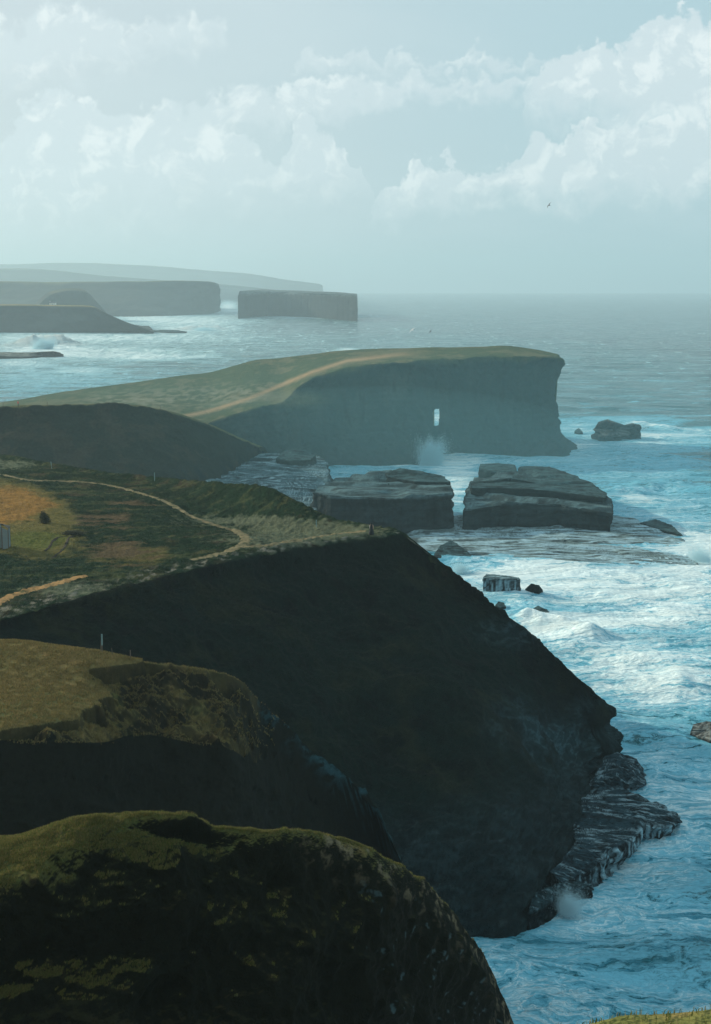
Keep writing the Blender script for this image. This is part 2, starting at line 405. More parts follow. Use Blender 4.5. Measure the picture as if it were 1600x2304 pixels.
G, rp, cp = loft([bb0, bbk, bk, between(bk, fr, .5, .5), fr, between(fr, ft, .15, .3), ft, f2, f3], [5, 12, 120, 150, 14, 60, 60, 20], [20, 80, 70, 70, 60, 50, 40, 40, 40, 20])
px, py = proj(G); N = upn(G)
jag = 95 * fbm(G, (.22, .30, 0), 6, .62)
edgex = np.interp(py, [1430, 1490, 1499, 1508, 1525, 1545, 1575, 1600, 1622, 1650], [520, 330, 250, 195, 215, 243, 236, 205, 150, -20])
terr = sst(px + jag - edgex, -6, 10) * sst(rp, 2.0, 2.25)
topm = sst(rp, 1.9, 2.1) * (1 - sst(rp, 4.0, 4.3))
lump = ridged(G, (.11, .17, .1), 4, .55, 4) * 1.7 + .6 * fbm(G, .45, 4, .6)
G[..., 2] += topm * (-(1.5) * terr * (1 - sst(cp, 6, 8)) + terr * (1.7 * lump - .1) * (1 - .3 * sst(cp, 7, 9)) + (1 - terr) * .10 * fbm(G, .5, 4))
fm = sst(rp, 4.0, 5.0)
G += N * (fm * (1.3 * ridged(G, (.10, .10, .14), 5, .55) + .35 * fbm(G, .6, 3)))[..., None]
G[..., 2] += 1.7 * np.exp(-((rp - 2.0) / .45) ** 2) * sst(cp, 4.5, 6.5) * fbm(G, (.14, .14, 0), 5, .62)
er = np.exp(-((rp - 4.0) / .5) ** 2) * fbm(G, (.22, .22, 0), 4, .5); G[..., 1] += 1.8 * er
N = upn(G); px, py = proj(G)
n1 = fbm(G, .18, 5, .6); n2 = fbm(G, (1.1, 1.1, 1), 4, .65, 4)
col = np.ones(G.shape) * np.array((.150, .120, .046))
col = mixc(col, (.085, .100, .036), sst(n1 + .4 * n2, -.05, .35) * .8)
col = mixc(col, (.22, .145, .06), sst(n2 - n1 * .5, .15, .5) * .6)
dirt_shade = terr * sst(fbm(G, .30, 5, .62, 12), -.22, .12)  # bare earth of the slump, darkened and spread to stand for its shadows
col = mixc(col, (.016, .015, .010), dirt_shade * .9)
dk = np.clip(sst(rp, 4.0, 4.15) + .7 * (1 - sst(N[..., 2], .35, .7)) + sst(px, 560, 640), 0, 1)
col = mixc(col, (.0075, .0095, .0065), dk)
rk = sst(ridged(G, (.35, .35, .6), 5, .62, 8) + .25 * np.exp(-((px - 780) / 110) ** 2) * np.exp(-((rp - 2.6) / .8) ** 2), .18, .42) * np.clip(dk + .4, 0, 1) * sst(px, 520, 660) * np.exp(-((rp - 2.1) / .35) ** 2)
col = mixc(col, (.022, .070, .085), rk * .9)
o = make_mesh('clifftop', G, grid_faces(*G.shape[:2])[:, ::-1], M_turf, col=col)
tag(o, 'short turf shelf with a slumped broken edge, between the near ridge and the dark slope', 'clifftop', kind='structure')
make_bvh('mesa', G); GB = G

# ---- nearest ridge --------------------------------------------------------------------------------
CPX = [-300, 0, 110, 230, 330, 430, 490, 560, 640, 760, 850, 920, 980, 1060, 1100, 1152, 1200]
cpy = [1905, 1882, 1860, 1840, 1829, 1836, 1861, 1864, 1871, 1884, 1920, 1962, 2012, 2107, 2178, 2304, 2470]
cz = [44.5, 44.8, 45, 45.2, 45.3, 45, 44.2, 43.8, 43.3, 42, 40.5, 38.5, 36, 31.5, 27, 20, 12]
cr = [P(a, b, z=c) for a, b, c in zip(CPX, cpy, cz)]
k0 = [np.array([p[0] + 4, p[1] + 12, p[2] - 20 if p[2] > 22 else -2]) for p in cr]
k1 = [np.array([p[0] + .8, p[1] + 3.0, p[2] - 3]) for p in cr]
wl = [1.9, 1.9, 1.6, 1.2, 1.0, .9, .8, .9, .9, 1.0, 1.0, 1.0, .9, .8, .7, .6, .5]
g1 = [np.array([p[0] - .1 - .02 * i, p[1] - 1.6 * w_, p[2] - .45 * w_ - .02 * i]) for i, (p, w_) in enumerate(zip(cr, wl))]
g2 = [np.array([p[0] - .2 - .06 * i, p[1] - 1.5 - .03 * i, p[2] - 3.1 - .02 * i]) for i, p in enumerate(g1)]
g3 = [np.array([p[0] - .3 - .10 * i, p[1] - 3.2, p[2] - 2.6]) for i, p in enumerate(g2)]
g4 = [np.array([p[0] - .5 - .22 * i, p[1] - 22, p[2] - 22 if p[2] > 24 else -3]) for i, p in enumerate(cr)]
G, rp, cp = loft([k0, k1, cr, g1, g2, g3, g4], [6, 20, 90, 110, 110, 30], [16, 50, 50, 46, 44, 30, 34, 36, 46, 40, 36, 32, 40, 26, 26, 12])
N = upn(G); px, py = proj(G)
fm = sst(rp, 2.3, 3.4); tm = sst(rp, 1.2, 1.9)
lump = 1.5 * ridged(G, (.13, .17, .14), 4, .5, 14) + .16 * ridged(G, (.5, .5, .5), 4, .55)
notch = np.exp(-((px - 420) / 90) ** 2) * np.exp(-((rp - 2.75) / .35) ** 2)
G = G + N * (tm * (.22 * fbm(G, .35, 4) + .07 * ridged(G, 1.6, 4, .6) + fm * lump) - .9 * notch)[..., None]
G[..., 2] += np.exp(-((rp - 2.0) / .35) ** 2) * (.38 * fbm(G, (.35, .35, 0), 5, .6))
N = upn(G); px, py = proj(G)
n1 = fbm(G, .3, 5, .6); n2 = fbm(G, 1.8, 4, .65, 4)
col = np.ones(G.shape) * np.array((.085, .085, .028))
col = mixc(col, (.16, .115, .045), sst(n1 + .5 * n2, .0, .35) * .8)
col = mixc(col, (.055, .080, .028), sst(n2 - .3 * n1, .05, .4) * .6)
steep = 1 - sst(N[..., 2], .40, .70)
col = mixc(col, (.0065, .008, .005), np.clip(steep * 1.1 + sst(rp + .9 * n1 + .25 * (px > 200), 2.75, 3.25) * .9, 0, 1))  # face below the crest darkened in colour to stand for its shade
rk = sst(px, 760, 900) * sst(rp, 2.6, 3.2) * sst(fbm(G, 1.5, 3, .6, 3), .32, .42)
col = mixc(col, (.05, .09, .10), rk * .8)
col = mixc(col, (.20, .17, .11), (1 - fm) * sst(px, 640, 760) * sst(fbm(G, 1.2, 4, .7, 6), .05, .3) * .7)
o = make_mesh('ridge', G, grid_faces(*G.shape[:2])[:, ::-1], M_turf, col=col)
tag(o, 'nearest dark ridge with grass catching low sun along its humpbacked crest', 'ridge', kind='structure')
make_bvh('ridge', G); GC = G

# ---- the ground the camera stands on ------------------------------------------------------------
ys = np.array([-30, -12, -4, 0, 1.5, 2.4, 2.9, 3.25, 3.6, 4.2, 6, 12, 26, 32]); zs = np.array([66, 64.6, 63.8, 63.355, 63.295, 63.235, 63.195, 63.105, 62.5, 60.4, 54, 38, 18, 10])
xs = np.array([-45, -20, -9, -3, -1, 0, 1, 3, 9, 20, 45.])
rows = [[np.array([x, y + (.0 if y < 2 else .25 * math.sin(x * 1.3)), z + (.003 * x if abs(x) < 3 else .10 * (1 if x > 0 else -1)) * (1 if y > 1 else .3)]) for x in xs] for y, z in zip(ys[::-1], zs[::-1])]
G, rp, cp = loft(rows, [6, 10, 10, 10, 12, 14, 14, 16, 14, 10, 8, 6, 6], [6, 6, 10, 26, 24, 24, 26, 10, 6, 6])
N = upn(G)
G = G + N * (.02 * fbm(G, 6, 3) + .022 * fbm(G, 1.5, 3) + .5 * fbm(G, .2, 3) * sst(rp, 0, 1) * (1 - sst(rp, 2, 4)))[..., None]
col = mixc(np.ones(G.shape) * np.array((.13, .14, .045)), (.20, .16, .06), sst(fbm(G, 3, 4), 0, .3))
o = make_mesh('ground', G, grid_faces(*G.shape[:2])[:, ::-1], M_turf, col=col)
tag(o, 'grassy cliff edge at the very bottom of the view', 'ground', kind='structure')
make_bvh('ground', G)

# ---- middle dark slope across the cove ------------------------------------------------------------
CPX = [-260, 0, 90, 170, 260, 330, 395, 470, 530, 582]
cpy = [925, 915, 913, 910, 908, 917, 931, 957, 984, 1005]
cY = [420, 415, 417, 420, 424, 428, 432, 442, 456, 472]
cr = [P(a, b, Y=c) for a, b, c in zip(CPX, cpy, cY)]
bk = [np.array([p[0] + 2, p[1] + 40, p[2] - 9]) for p in cr]; bk1 = [np.array([p[0] + 1, p[1] + 14, p[2] - 2.0]) for p in cr]
bs_ = [XP(-260, 375, 4), XP(0, 380, 4), XP(120, 384, 5), XP(220, 388, 6), XP(320, 392, 8), P(380, 1088, z=10), P(440, 1076, z=9.5), P(505, 1062, z=9), P(560, 1040, z=8.5), P(590, 1020, z=8)]
G, rp, cp = loft([bk, bk1, cr, between(cr, bs_, .05, .14), between(cr, bs_, .45, .5), bs_, between(bs_, bs_, 0, 0, (0, -4, -9))], [10, 14, 14, 60, 70, 6], [16, 40, 40, 40, 40, 36, 36, 36, 30])
N = upn(G); fm = sst(rp, 2.0, 2.6)
G = G + N * (fm * (2.0 * fbm(G, .05, 4, .55) + 1.4 * ridged(G, (.09, .09, .12), 5, .58)) + (1 - fm) * .25 * fbm(G, .3, 3))[..., None]
er = np.exp(-((rp - 2.0) / .3) ** 2) * fbm(G, (.16, .16, 0), 4, .6); G[..., 2] += 1.2 * er
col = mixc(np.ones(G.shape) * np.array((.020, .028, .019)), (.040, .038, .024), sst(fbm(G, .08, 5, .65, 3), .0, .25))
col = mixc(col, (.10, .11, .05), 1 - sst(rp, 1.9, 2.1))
col = mixc(col, ROCK, sst(rp, 4.5, 5) * sst(fbm(G, .2, 3), -.1, .2))
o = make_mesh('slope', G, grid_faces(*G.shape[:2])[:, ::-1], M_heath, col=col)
tag(o, 'dark shaded hillside across the cove, walked by a figure in red', 'hillside', kind='structure')
make_bvh('slope', G)

# ---- big headland with the sea arch --------------------------------------------------------------
#        px, skyline py, Y, rim px, rim py, Y, base (px, Y, z)
E = [(-260, 935, 520, -260, 945, 445, -260, 428, 8), (0, 906, 540, 0, 938, 450, 0, 432, 8), (150, 881, 570, 150, 940, 455, 150, 438, 8),
     (300, 861, 600, 300, 948, 462, 300, 448, 8), (400, 846, 612, 400, 955, 474, 400, 462, 8), (470, 838, 620, 470, 950, 486, 470, 472, 8),
     (530, 822, 626, 525, 932, 496, 525, 480, 6), (575, 810, 632, 581, 916, 505, 570, 488, 3), (625, 806, 636, 636, 903, 515, 620, 498, -1),
     (660, 802, 640, 670, 872, 524, 665, 506, -1), (700, 798, 642, 712, 848, 530, 715, 512, -1), (770, 790, 645, 781, 829, 538, 775, 517, -1),
     (850, 787, 640, 856, 818, 541, 850, 520, -1), (920, 785, 635, 922, 812, 543, 905, 521, -1), (955, 784, 630, 958, 810, 545, 938, 524, -1),
     (985, 783, 626, 988, 808, 548, 982, 546, -1), (1020, 783, 622, 1020, 806, 551, 1018, 550, -1), (1080, 782, 618, 1080, 803, 553, 1080, 550, -1),
     (1135, 781, 612, 1135, 801, 556, 1135, 552, -1), (1190, 787, 602, 1190, 801, 559, 1195, 551, -1), (1232, 795, 590, 1234, 803, 562, 1250, 552, -1),
     (1256, 800, 578, 1257, 806, 570, 1280, 561, -1), (1254, 803, 586, 1262, 809, 588, 1296, 586, -1), (1236, 806, 604, 1236, 812, 610, 1255, 625, -1)]
sk = [P(e[0], e[1], Y=e[2]) for e in E]; rm = [P(e[3], e[4], Y=e[5]) for e in E]; bs_ = [XP(*e[6:]) for e in E]
bbk = [np.array([p[0] + 2, p[1] + 26, -2.0]) for p in sk]; bbk[-1] = bs_[-1] + np.array([-4, 6, 0]); bbk[-2] = bs_[-1] + np.array([-2, 3, 0])
facer = [between(rm, bs_, s, t) for s, t in ((.05, .10), (.30, .40), (.50, .68), (.80, .88))]
for R_ in facer:       # vertical end wall with an apron at its foot
    for i in (20, 21, 22):
        pass
for j, t in enumerate((.10, .40, .68, .88)):
    for i in (19, 20, 21, 22):
        k = (-.14, -.22, -.16, .12)[j]
        facer[j][i][:2] = lerp(rm[i][:2], bs_[i][:2], k)
G, rp, cp = loft([bbk, between(sk, bbk, .2, .25), sk, between(sk, rm, .5, .47), rm] + facer + [bs_, between(bs_, bs_, 0, 0, (0, -1, -6))],
                 [24, 10, 50, 60, 10, 36, 36, 30, 20, 4], [10, 20, 24, 20, 18, 18, 18, 20, 20, 24, 30, 34, 34, 20, 18, 20, 28, 28, 28, 22, 14, 10, 10])
for a in range(2): pass
N = upn(G)
tm = sst(rp, 1.9, 2.2) * (1 - sst(rp, 3.9, 4.1)); fm = sst(rp, 4.0, 4.6)
strata = ridged(G, (.02, .02, .28), 3, .6, 5)
h = 3.0 * fbm(G, (.035, .035, .02), 4, .55) + 3.4 * ridged(G, (.07, .07, .03), 5, .58) + .9 * strata + .7 * fbm(G, .35, 3)
G = G + N * (fm * h * (1 - .35 * sst(cp, 20.5, 22)) + tm * (.5 * fbm(G, .04, 4) + .18 * ridged(G, .4, 3)))[..., None]
er = np.exp(-((rp - 4.0) / .5) ** 2) * fbm(G, (.07, .07, 0), 4, .6) * sst(cp, 4, 6) * (1 - sst(cp, 19, 20)); G[..., 1] += 8 * er; G[..., 2] += 1.2 * er
endm = sst(cp, 19.0, 20.5) * sst(rp, 3.6, 4.2); G[..., 0] += endm * (2.4 * fbm(G, (.05, .05, .16), 4, .6, 70) + 1.2 * np.exp(-((G[..., 2] - 34) / 4.0) ** 2) - 1.2 * np.exp(-((G[..., 2] - 22) / 7.0) ** 2))
N = upn(G); px, py = proj(G)
n1 = fbm(G, (.03, .02, .03), 5, .6); n2 = fbm(G, (.25, .12, .2), 4, .65, 4)
col = np.ones(G.shape) * np.array((.060, .078, .034))
col = mixc(col, (.125, .118, .062), sst(n1 + .5 * n2, -.05, .3))
pale = np.exp(-((py - (905 - (px - 200) * .05)) / 22) ** 2) * sst(px, 150, 260) * (1 - sst(px, 560, 660))
col = mixc(col, (.20, .20, .14), pale * sst(n2, -.15, .25) * .9)
pathy = np.interp(px, [400, 470, 560, 620, 700, 780, 900, 1000], [940, 925, 897, 872, 838, 812, 798, 793])
pm = np.exp(-((py - pathy) / 4.5) ** 2) * (1 - sst(px, 820, 1000)); col = mixc(col, (.30, .21, .115), np.clip(pm * 1.1 + .1 * n2, 0, 1) * (px > 380))
slump = np.clip(1.3 * gz(665, 898, 62, 15), 0, 1); col = mixc(col, (.12, .12, .07), slump)
rc = mixc(np.ones(G.shape) * np.array((.018, .036, .038)), (.034, .052, .050), sst(fbm(G, (.12, .12, .03), 5, .6, 9), .0, .4))
rc = mixc(rc, (.013, .018, .019), sst(fbm(G, (.2, .2, .04), 4, .6, 19), .18, .45))
edge_n = fbm(G, (.06, .06, .1), 4, .6, 2)
isr = sst(rp + .9 * edge_n * (1 - .3 * fm), 4.0, 4.7)
isr = np.clip(isr, 0, 1) * (1 - .95 * slump * (rp < 7))
rc = mixc(rc, (.030, .034, .034), sst(-G[..., 2], -9, -1.5) * .7)
col = col * (1 - isr[..., None]) + rc * isr[..., None]
# the arch: open a block of the front face and of the back face and join their edges
nr, nc = G.shape[:2]; Fq = grid_faces(nr, nc)
face_rows = np.where((rp[:, 0] > 4.3) & (rp[:, 0] < 8.9))[0]
jc = np.argmin(np.abs(px[face_rows[len(face_rows) // 2]] - 981) + 1e3 * (cp[0] > 19))
rows_in = [r for r in face_rows if 921 < py[r, jc] < 957]; r0, r1 = rows_in[0], rows_in[-1]
rmid = (r0 + r1) // 2
cols_in = [c for c in range(nc) if 975.5 < px[rmid, c] < 987.5 and cp[0, c] < 19]; c0, c1 = cols_in[0], cols_in[-1]
nR = r1 - r0; b0 = 3; b1 = b0 + nR
for r in range(r0, r1 + 1):          # uneven outline of the hole
    for c in (c0, c1): pass
V = G.copy()
hole_shape = lambda t, s: (981.5 + (6.8 + 2.0 * math.sin(3.0 * t + .6) - 3.2 * sst(np.array(1 - t), .72, 1.0)) * s + 3.5 * (t < .25) * (1 - t * 4) - 1.0, 920 + 38 * t)
for r in range(r0, r1 + 1):
    t = (r - r0) / max(1, nR)
    for c in range(c0, c1 + 1):
        s = (c - c0) / (c1 - c0) * 2 - 1
        hx, hy = hole_shape(t, s)
        V[r, c] = P(float(hx), hy, Y=G[r, c, 1])
        rb = b0 + (r - r0); hx2 = 981 + (float(hx) - 981) * 2.2; hy2 = 938 + (hy - 938) * 1.15 + 2
        V[rb if False else b1 - (r - r0), c] = P(hx2, hy2, Y=G[b0 + nR // 2, c, 1])
fi = np.arange(len(Fq)); fr_, fc_ = fi // (nc - 1), fi % (nc - 1)
keep = ~(((fr_ >= r0) & (fr_ < r1) | (fr_ >= b0) & (fr_ < b1)) & (fc_ >= c0) & (fc_ < c1))
Fq = Fq[keep][:, ::-1]
def loop(ra, rb): return [(ra, c) for c in range(c0, c1 + 1)] + [(r, c1) for r in (range(ra + 1, rb + 1) if rb > ra else range(ra - 1, rb - 1, -1))] + \
    [(rb, c) for c in range(c1 - 1, c0 - 1, -1)] + [(r, c0) for r in (range(rb - 1, ra, -1) if rb > ra else range(rb + 1, ra))]
LF = loop(r0, r1); LB = loop(b1, b0); K = len(LF)
assert len(LB) == K
idxF = [r * nc + c for r, c in LF]; idxB = [r * nc + c for r, c in LB]
extraV = []; rings = [idxF]; basei = nr * nc
for k in range(1, 8):
    t = k / 8; ids = []
    for a, b in zip(LF, LB):
        q = lerp(V[a], V[b], t); n = fbm(np.array([q]), .5, 2)[0]
        cen = lerp(V[LF[0]], V[LB[0]], t); q = q + np.array([.5 * n, 0, .4 * n]); ids.append(basei + len(extraV)); extraV.append(q)
    rings.append(ids)
rings.append(idxB); tq = []
for a, b in zip(rings[:-1], rings[1:]):
    for i in range(K): j = (i + 1) % K; tq.append([a[i], a[j], b[j], b[i]])
Vall = np.concatenate([V.reshape(-1, 3), np.array(extraV)]); Call = np.concatenate([col.reshape(-1, 3), np.tile([(.05, .055, .055)], (len(extraV), 1))])
o = make_mesh('arched_headland', Vall, np.concatenate([Fq, np.array(tq)]), M_head, col=Call)
tag(o, 'large hazy headland with a grass top, sheer dark cliffs and a small sea arch', 'headland', kind='structure')
make_bvh('arched', G)

# ---- far coast ---------------------------------------------------------------------------------------
def far_land(name, label, CP, backY, amp, topc, facec, rs=60, cs=16, grassy=.5):
    """CP: px, top py, Y, base py (sea level)"""
    top = [P(a, b, Y=c) for a, b, c, d in CP]
    bas = [np.array([P(a, d, z=-1)[0], P(a, d, z=-1)[1], -2.0]) for a, b, c, d in CP]
    bkk = [np.array([(p[0] * (1 + backY / p[1]) - 8), p[1] + backY, max(p[2] - .02 * backY, 2)]) for p in top]
    b0_ = [np.array([(p[0] * (1 + 1.1 * backY / p[1]) - 8), p[1] + backY * 1.1, -2]) for p in top]
    G, rp, cp = loft([b0_, bkk, top, between(top, bas, .12, .25), between(top, bas, .5, .62), bas], [3, 16, 8, 18, 18], [cs] * (len(CP) - 1))
    N = upn(G); fm = sst(rp, 2.0, 2.5)
    s = 1.0 / amp
    G = G + N * (fm * amp * (.5 * ridged(G, (.12 * s, .12 * s, .05 * s), 4, .55) + .15 * fbm(G, (.1 * s, .1 * s, 1.2 * s), 3)))[..., None]
    G[..., 2] += (1 - fm) * amp * .12 * fbm(G, .2 * s, 4)
    col = mixc(np.ones(G.shape) * np.array(topc), np.array(topc) * np.array((1.5, 1.2, .8)), sst(fbm(G, .15 * s, 4), 0, .3))
    fcol = mixc(np.ones(G.shape) * np.array(facec), np.array(facec) * 1.7, sst(fbm(G, (.12 * s, .12 * s, .35 * s), 4), 0, .35))
    m = np.maximum(sst(rp + .5 * fbm(G, .15 * s, 3), 2.0, 2.5), 1 - sst(N[..., 2], .80, .93))
    if name == 'near_far_headland': m = np.maximum(m, sst(proj(G)[0], 215, 250))
    col = col * (1 - m[..., None]) + fcol * m[..., None]
    o = make_mesh(name, G, grid_faces(*G.shape[:2])[:, ::-1], M_far, col=col)
    return tag(o, label, 'headland', kind='structure'), G
FT = (.10, .10, .045); FF = (.030, .036, .034)
far_land('hills', 'faintest coast on the horizon, low hills nearly lost in haze',
         [(-500, 596, 10500, 652), (0, 596, 10500, 652), (180, 593, 10400, 653), (350, 600, 10200, 653), (460, 609, 10000, 654), (560, 616, 9800, 655), (640, 629, 9600, 656), (692, 635, 9400, 656), (724, 641, 9300, 657), (727, 654, 9290, 657)], 900, 40, (.05, .06, .04), FF)
far_land('far_cliff', 'pale hazy cliffs behind the long flat headland',
         [(-400, 602, 7200, 664), (0, 606, 7200, 664), (80, 607, 7200, 664), (150, 612, 7200, 664), (240, 622, 7100, 664), (500, 640, 7000, 664), (620, 652, 6900, 664), (722, 657, 6900, 664)], 500, 30, (.06, .065, .04), FF)
far_land('far_headland', 'long flat topped hazy headland left of the rock stack',
         [(-400, 634, 3500, 716), (0, 633, 3500, 716), (100, 635, 3480, 716), (230, 634, 3420, 714), (330, 633, 3380, 713), (400, 632, 3400, 711), (460, 633, 3430, 708), (482, 636, 3480, 704), (492, 640, 3560, 701), (494, 658, 3700, 700)], 600, 16, FT, FF, cs=24)
far_land('mound', 'dark rounded cliff in front of the long hazy headland',
         [(60, 716, 2800, 722), (105, 668, 2760, 722), (135, 656, 2740, 722), (165, 653, 2730, 722), (195, 657, 2720, 722), (215, 676, 2700, 722), (240, 706, 2700, 722)], 120, 12, (.05, .055, .035), FF)
_, GK = far_land('near_far_headland', 'hazy headland sloping down to a point in the surf at left',
         [(-400, 690, 2060, 750), (0, 687, 2060, 750), (100, 688, 2050, 750), (160, 689, 2040, 750), (210, 691, 2030, 750), (235, 703, 2020, 750), (262, 716, 2020, 750), (295, 729, 2015, 750), (325, 739, 2005, 748), (347, 746, 1990, 747)], 340, 9, (.16, .14, .05), FF, cs=24)

# ================================================================== ROCKS
def rock(name, outline, label, cat='rock', group=None, top=None, amp=.6, strata=1.0, seg=14, rings=26, flare=1.06, zb=-2.5, fsc=.25, fall=0.0, fthr=(.06, .34),
         colr=ROCK, wet=.25, steps=0.0, sides=22, mat=None, centre=None, kind=None, foamtop=0.0, down_rows=None):
    """outline: (px, py, z) of the top edge, clockwise in the picture, star shaped; sides drop to the water"""
    O = np.array([P(a, b, z=c) for a, b, c in outline])
    t_ = np.arange(len(O) * seg) / seg; O = np.stack([np.interp(t_, np.arange(len(O) + 1), np.append(O[:, i], O[0, i])) for i in range(3)], 1)
    O[:, :2] += (fbm(O, .35 / max(amp, .2), 4, .6)[:, None] * np.array([[amp, amp * 1.4]]))
    cen = O.mean(0) if centre is None else P(*centre[:2], z=centre[2])
    if top is not None: cen[2] += top
    prof = [(k / rings, None) for k in range(1, rings + 1)]
    n = len(O); rowsG = [np.repeat((cen + (O - cen) * .01)[:, :], 1, 0)]
    for k in range(1, rings + 1):
        s = (k / rings) ** .8
        q = cen + (O - cen) * s; q[:, 2] = O[:, 2] * s + cen[2] * (1 - s)
        rowsG.append(q)
    for k in range(1, sides + 1):
        t = k / sides; q = O.copy(); fl = 1 + (flare - 1) * t ** 1.3
        q[:, :2] = cen[:2] + (O[:, :2] - cen[:2]) * fl; q[:, 2] = O[:, 2] + (zb - O[:, 2]) * t
        rowsG.append(q)
    G = np.array(rowsG); t_in = np.concatenate([[0], np.ones(rings) * 0, np.linspace(1 / sides, 1, sides)])[:, None]
    N = normals(G, True)
    if N[rings // 2, :, 2].mean() < 0: N = -N; flip = True
    else: flip = False
    sm = sst(t_in, 0, .1)
    if steps:   # bedding steps across the tilted top
        q = G[..., 1] * .10 + G[..., 0] * .03 + 1.6 * fbm(G, (.03, .03, .03), 3)
        G[..., 2] += (1 - sm) * steps * ((np.floor(q * .9) + sst(q * .9 - np.floor(q * .9), .75, 1.0)) / .9 - q)
    G = G + N * (amp * (sm * (.7 * ridged(G, (fsc, fsc, fsc * .7), 4, .55) + strata * .30 * np.sign(noise3(G * [.05, .05, .55] + 3)) * np.minimum(1, 6 * np.abs(noise3(G * [.05, .05, .55] + 3))) + .15 * fbm(G, fsc * 5, 3)) + (1 - sm) * (.30 * ridged(G, (fsc * .5, fsc * 1.6, fsc), 5, .6))))[..., None]
    c = np.ones(G.shape) * np.array(colr)
    c = mixc(c, np.array(colr) * 1.6, (1 - sm))  # tops painted lighter, as if lit by raking sun
    c = mixc(c, np.array(colr) * 5.0, sst(ridged(G, (fsc * .5, fsc * 3.2, fsc * 3), 5, .62, 8), -.02, .34) * (1 - sm * .85))  # sunlit streaks painted across the tops
    c = mixc(c, np.array(colr) * .5, sst(fbm(G, fsc * 1.3, 4, .6, 5), .05, .4))
    c = c * (1 - .35 * sm)[..., None]  # shade on the side faces, put into their colour
    if foamtop:
        c = mixc(c, (.30, .46, .52), foamtop * (1 - .75 * sm) * sst(ridged(G, (fsc * .35, fsc * 2.2, fsc), 5, .66, 21), *fthr))
    if fall:
        c = mixc(c, (.30, .50, .58), fall * sm * sst(fbm(G, (1.6, 1.6, .12), 4, .6, 61), -.08, .22))
    Fq = grid_faces(G.shape[0], n, True)
    if flip: Fq = Fq[:, ::-1]
    o = make_mesh(name, G, Fq, mat or M_rock, col=c, smooth=False)
    return tag(o, label, cat, group, kind)

RG = 'dark rocks standing in the surf'
rock('sea_rock', [(735, 1114, 10.3), (704, 1102, 10.6), (752, 1076, 11.0), (812, 1062, 11.5), (870, 1056, 11.6), (930, 1068, 12.2), (980, 1076, 11.6), (1012, 1088, 11.6), (1017, 1104, 11), (960, 1112, 10.6), (850, 1114, 10.6)],
     'broad flat topped slab of dark rock left of the narrow water gap', group=RG, amp=1.3, steps=1.2, flare=1.0, seg=26, rings=60, sides=40, fsc=.12, colr=(.019, .034, .037))
rock('sea_rock', [(868, 1062, 13.0), (900, 1053, 14.2), (950, 1060, 13.6), (1000, 1072, 12.4), (1012, 1082, 11.8), (940, 1082, 12.0), (880, 1072, 12.2)],
     'thin upper rock layer lying on the left flat topped slab', group=RG, amp=.8, steps=.5, seg=14, zb=9, fsc=.2, flare=1.0, sides=10)
rock('sea_rock', [(1044, 1140, 7.0), (1056, 1085, 9.4), (1075, 1068, 9.6), (1160, 1058, 9.8), (1230, 1048, 10.2), (1300, 1070, 9.4), (1352, 1098, 8.6), (1376, 1125, 7.6), (1376, 1146, 6.8), (1290, 1134, 7.6), (1258, 1126, 8.2), (1110, 1130, 8.0)],
     'big tilted slab of stepped rock right of the narrow water gap', group=RG, amp=1.2, steps=1.6, flare=1.0, seg=26, rings=70, sides=36, fsc=.13, colr=(.021, .037, .040))
rock('sea_rock', [(1078, 1056, 4.5), (1082, 1044, 5.0), (1120, 1042, 5.2), (1158, 1046, 4.6), (1162, 1058, 4.0), (1120, 1062, 4)],
     'small block of rock just behind the big tilted slab', group=RG, amp=.8, seg=14, fsc=.3)
rock('sea_rock', [(1150, 1075, 11.2), (1170, 1050, 11.5), (1236, 1046, 11.6), (1330, 1084, 10.0), (1366, 1108, 8.6), (1360, 1118, 8.4), (1200, 1098, 9.6), (1060, 1096, 9.8), (1062, 1082, 10.2)],
     'upper ledge of layered rock on the back of the big tilted slab', group=RG, amp=.9, seg=16, zb=7, fsc=.2, flare=1.0, sides=10, steps=.7)
# rocky shelf under the hillside, streaked by running water
rock('rock_shelf', [(380, 1115, 8), (420, 1078, 8.6), (480, 1052, 9), (540, 1030, 9.4), (600, 1018, 9.6), (680, 1014, 9.0), (728, 1030, 8.0), (738, 1062, 7.0), (735, 1110, 6.5), (700, 1160, 6), (560, 1150, 7), (440, 1135, 8)],
     'wet rock shelf streaked with white water at the head of the cove', 'rock shelf', amp=1.6, steps=.8, seg=26, rings=90, fsc=.16, foamtop=.7, fthr=(.20, .40), colr=(.014, .028, .033))
rock('sea_rock', [(622, 1030, 10.0), (640, 1014, 11.5), (680, 1010, 11.8), (712, 1022, 10.0), (700, 1034, 9.4), (650, 1036, 9.4)],
     'rounded rock hump at the back of the wet shelf', group=RG, amp=.8, seg=14, zb=6, fsc=.3)
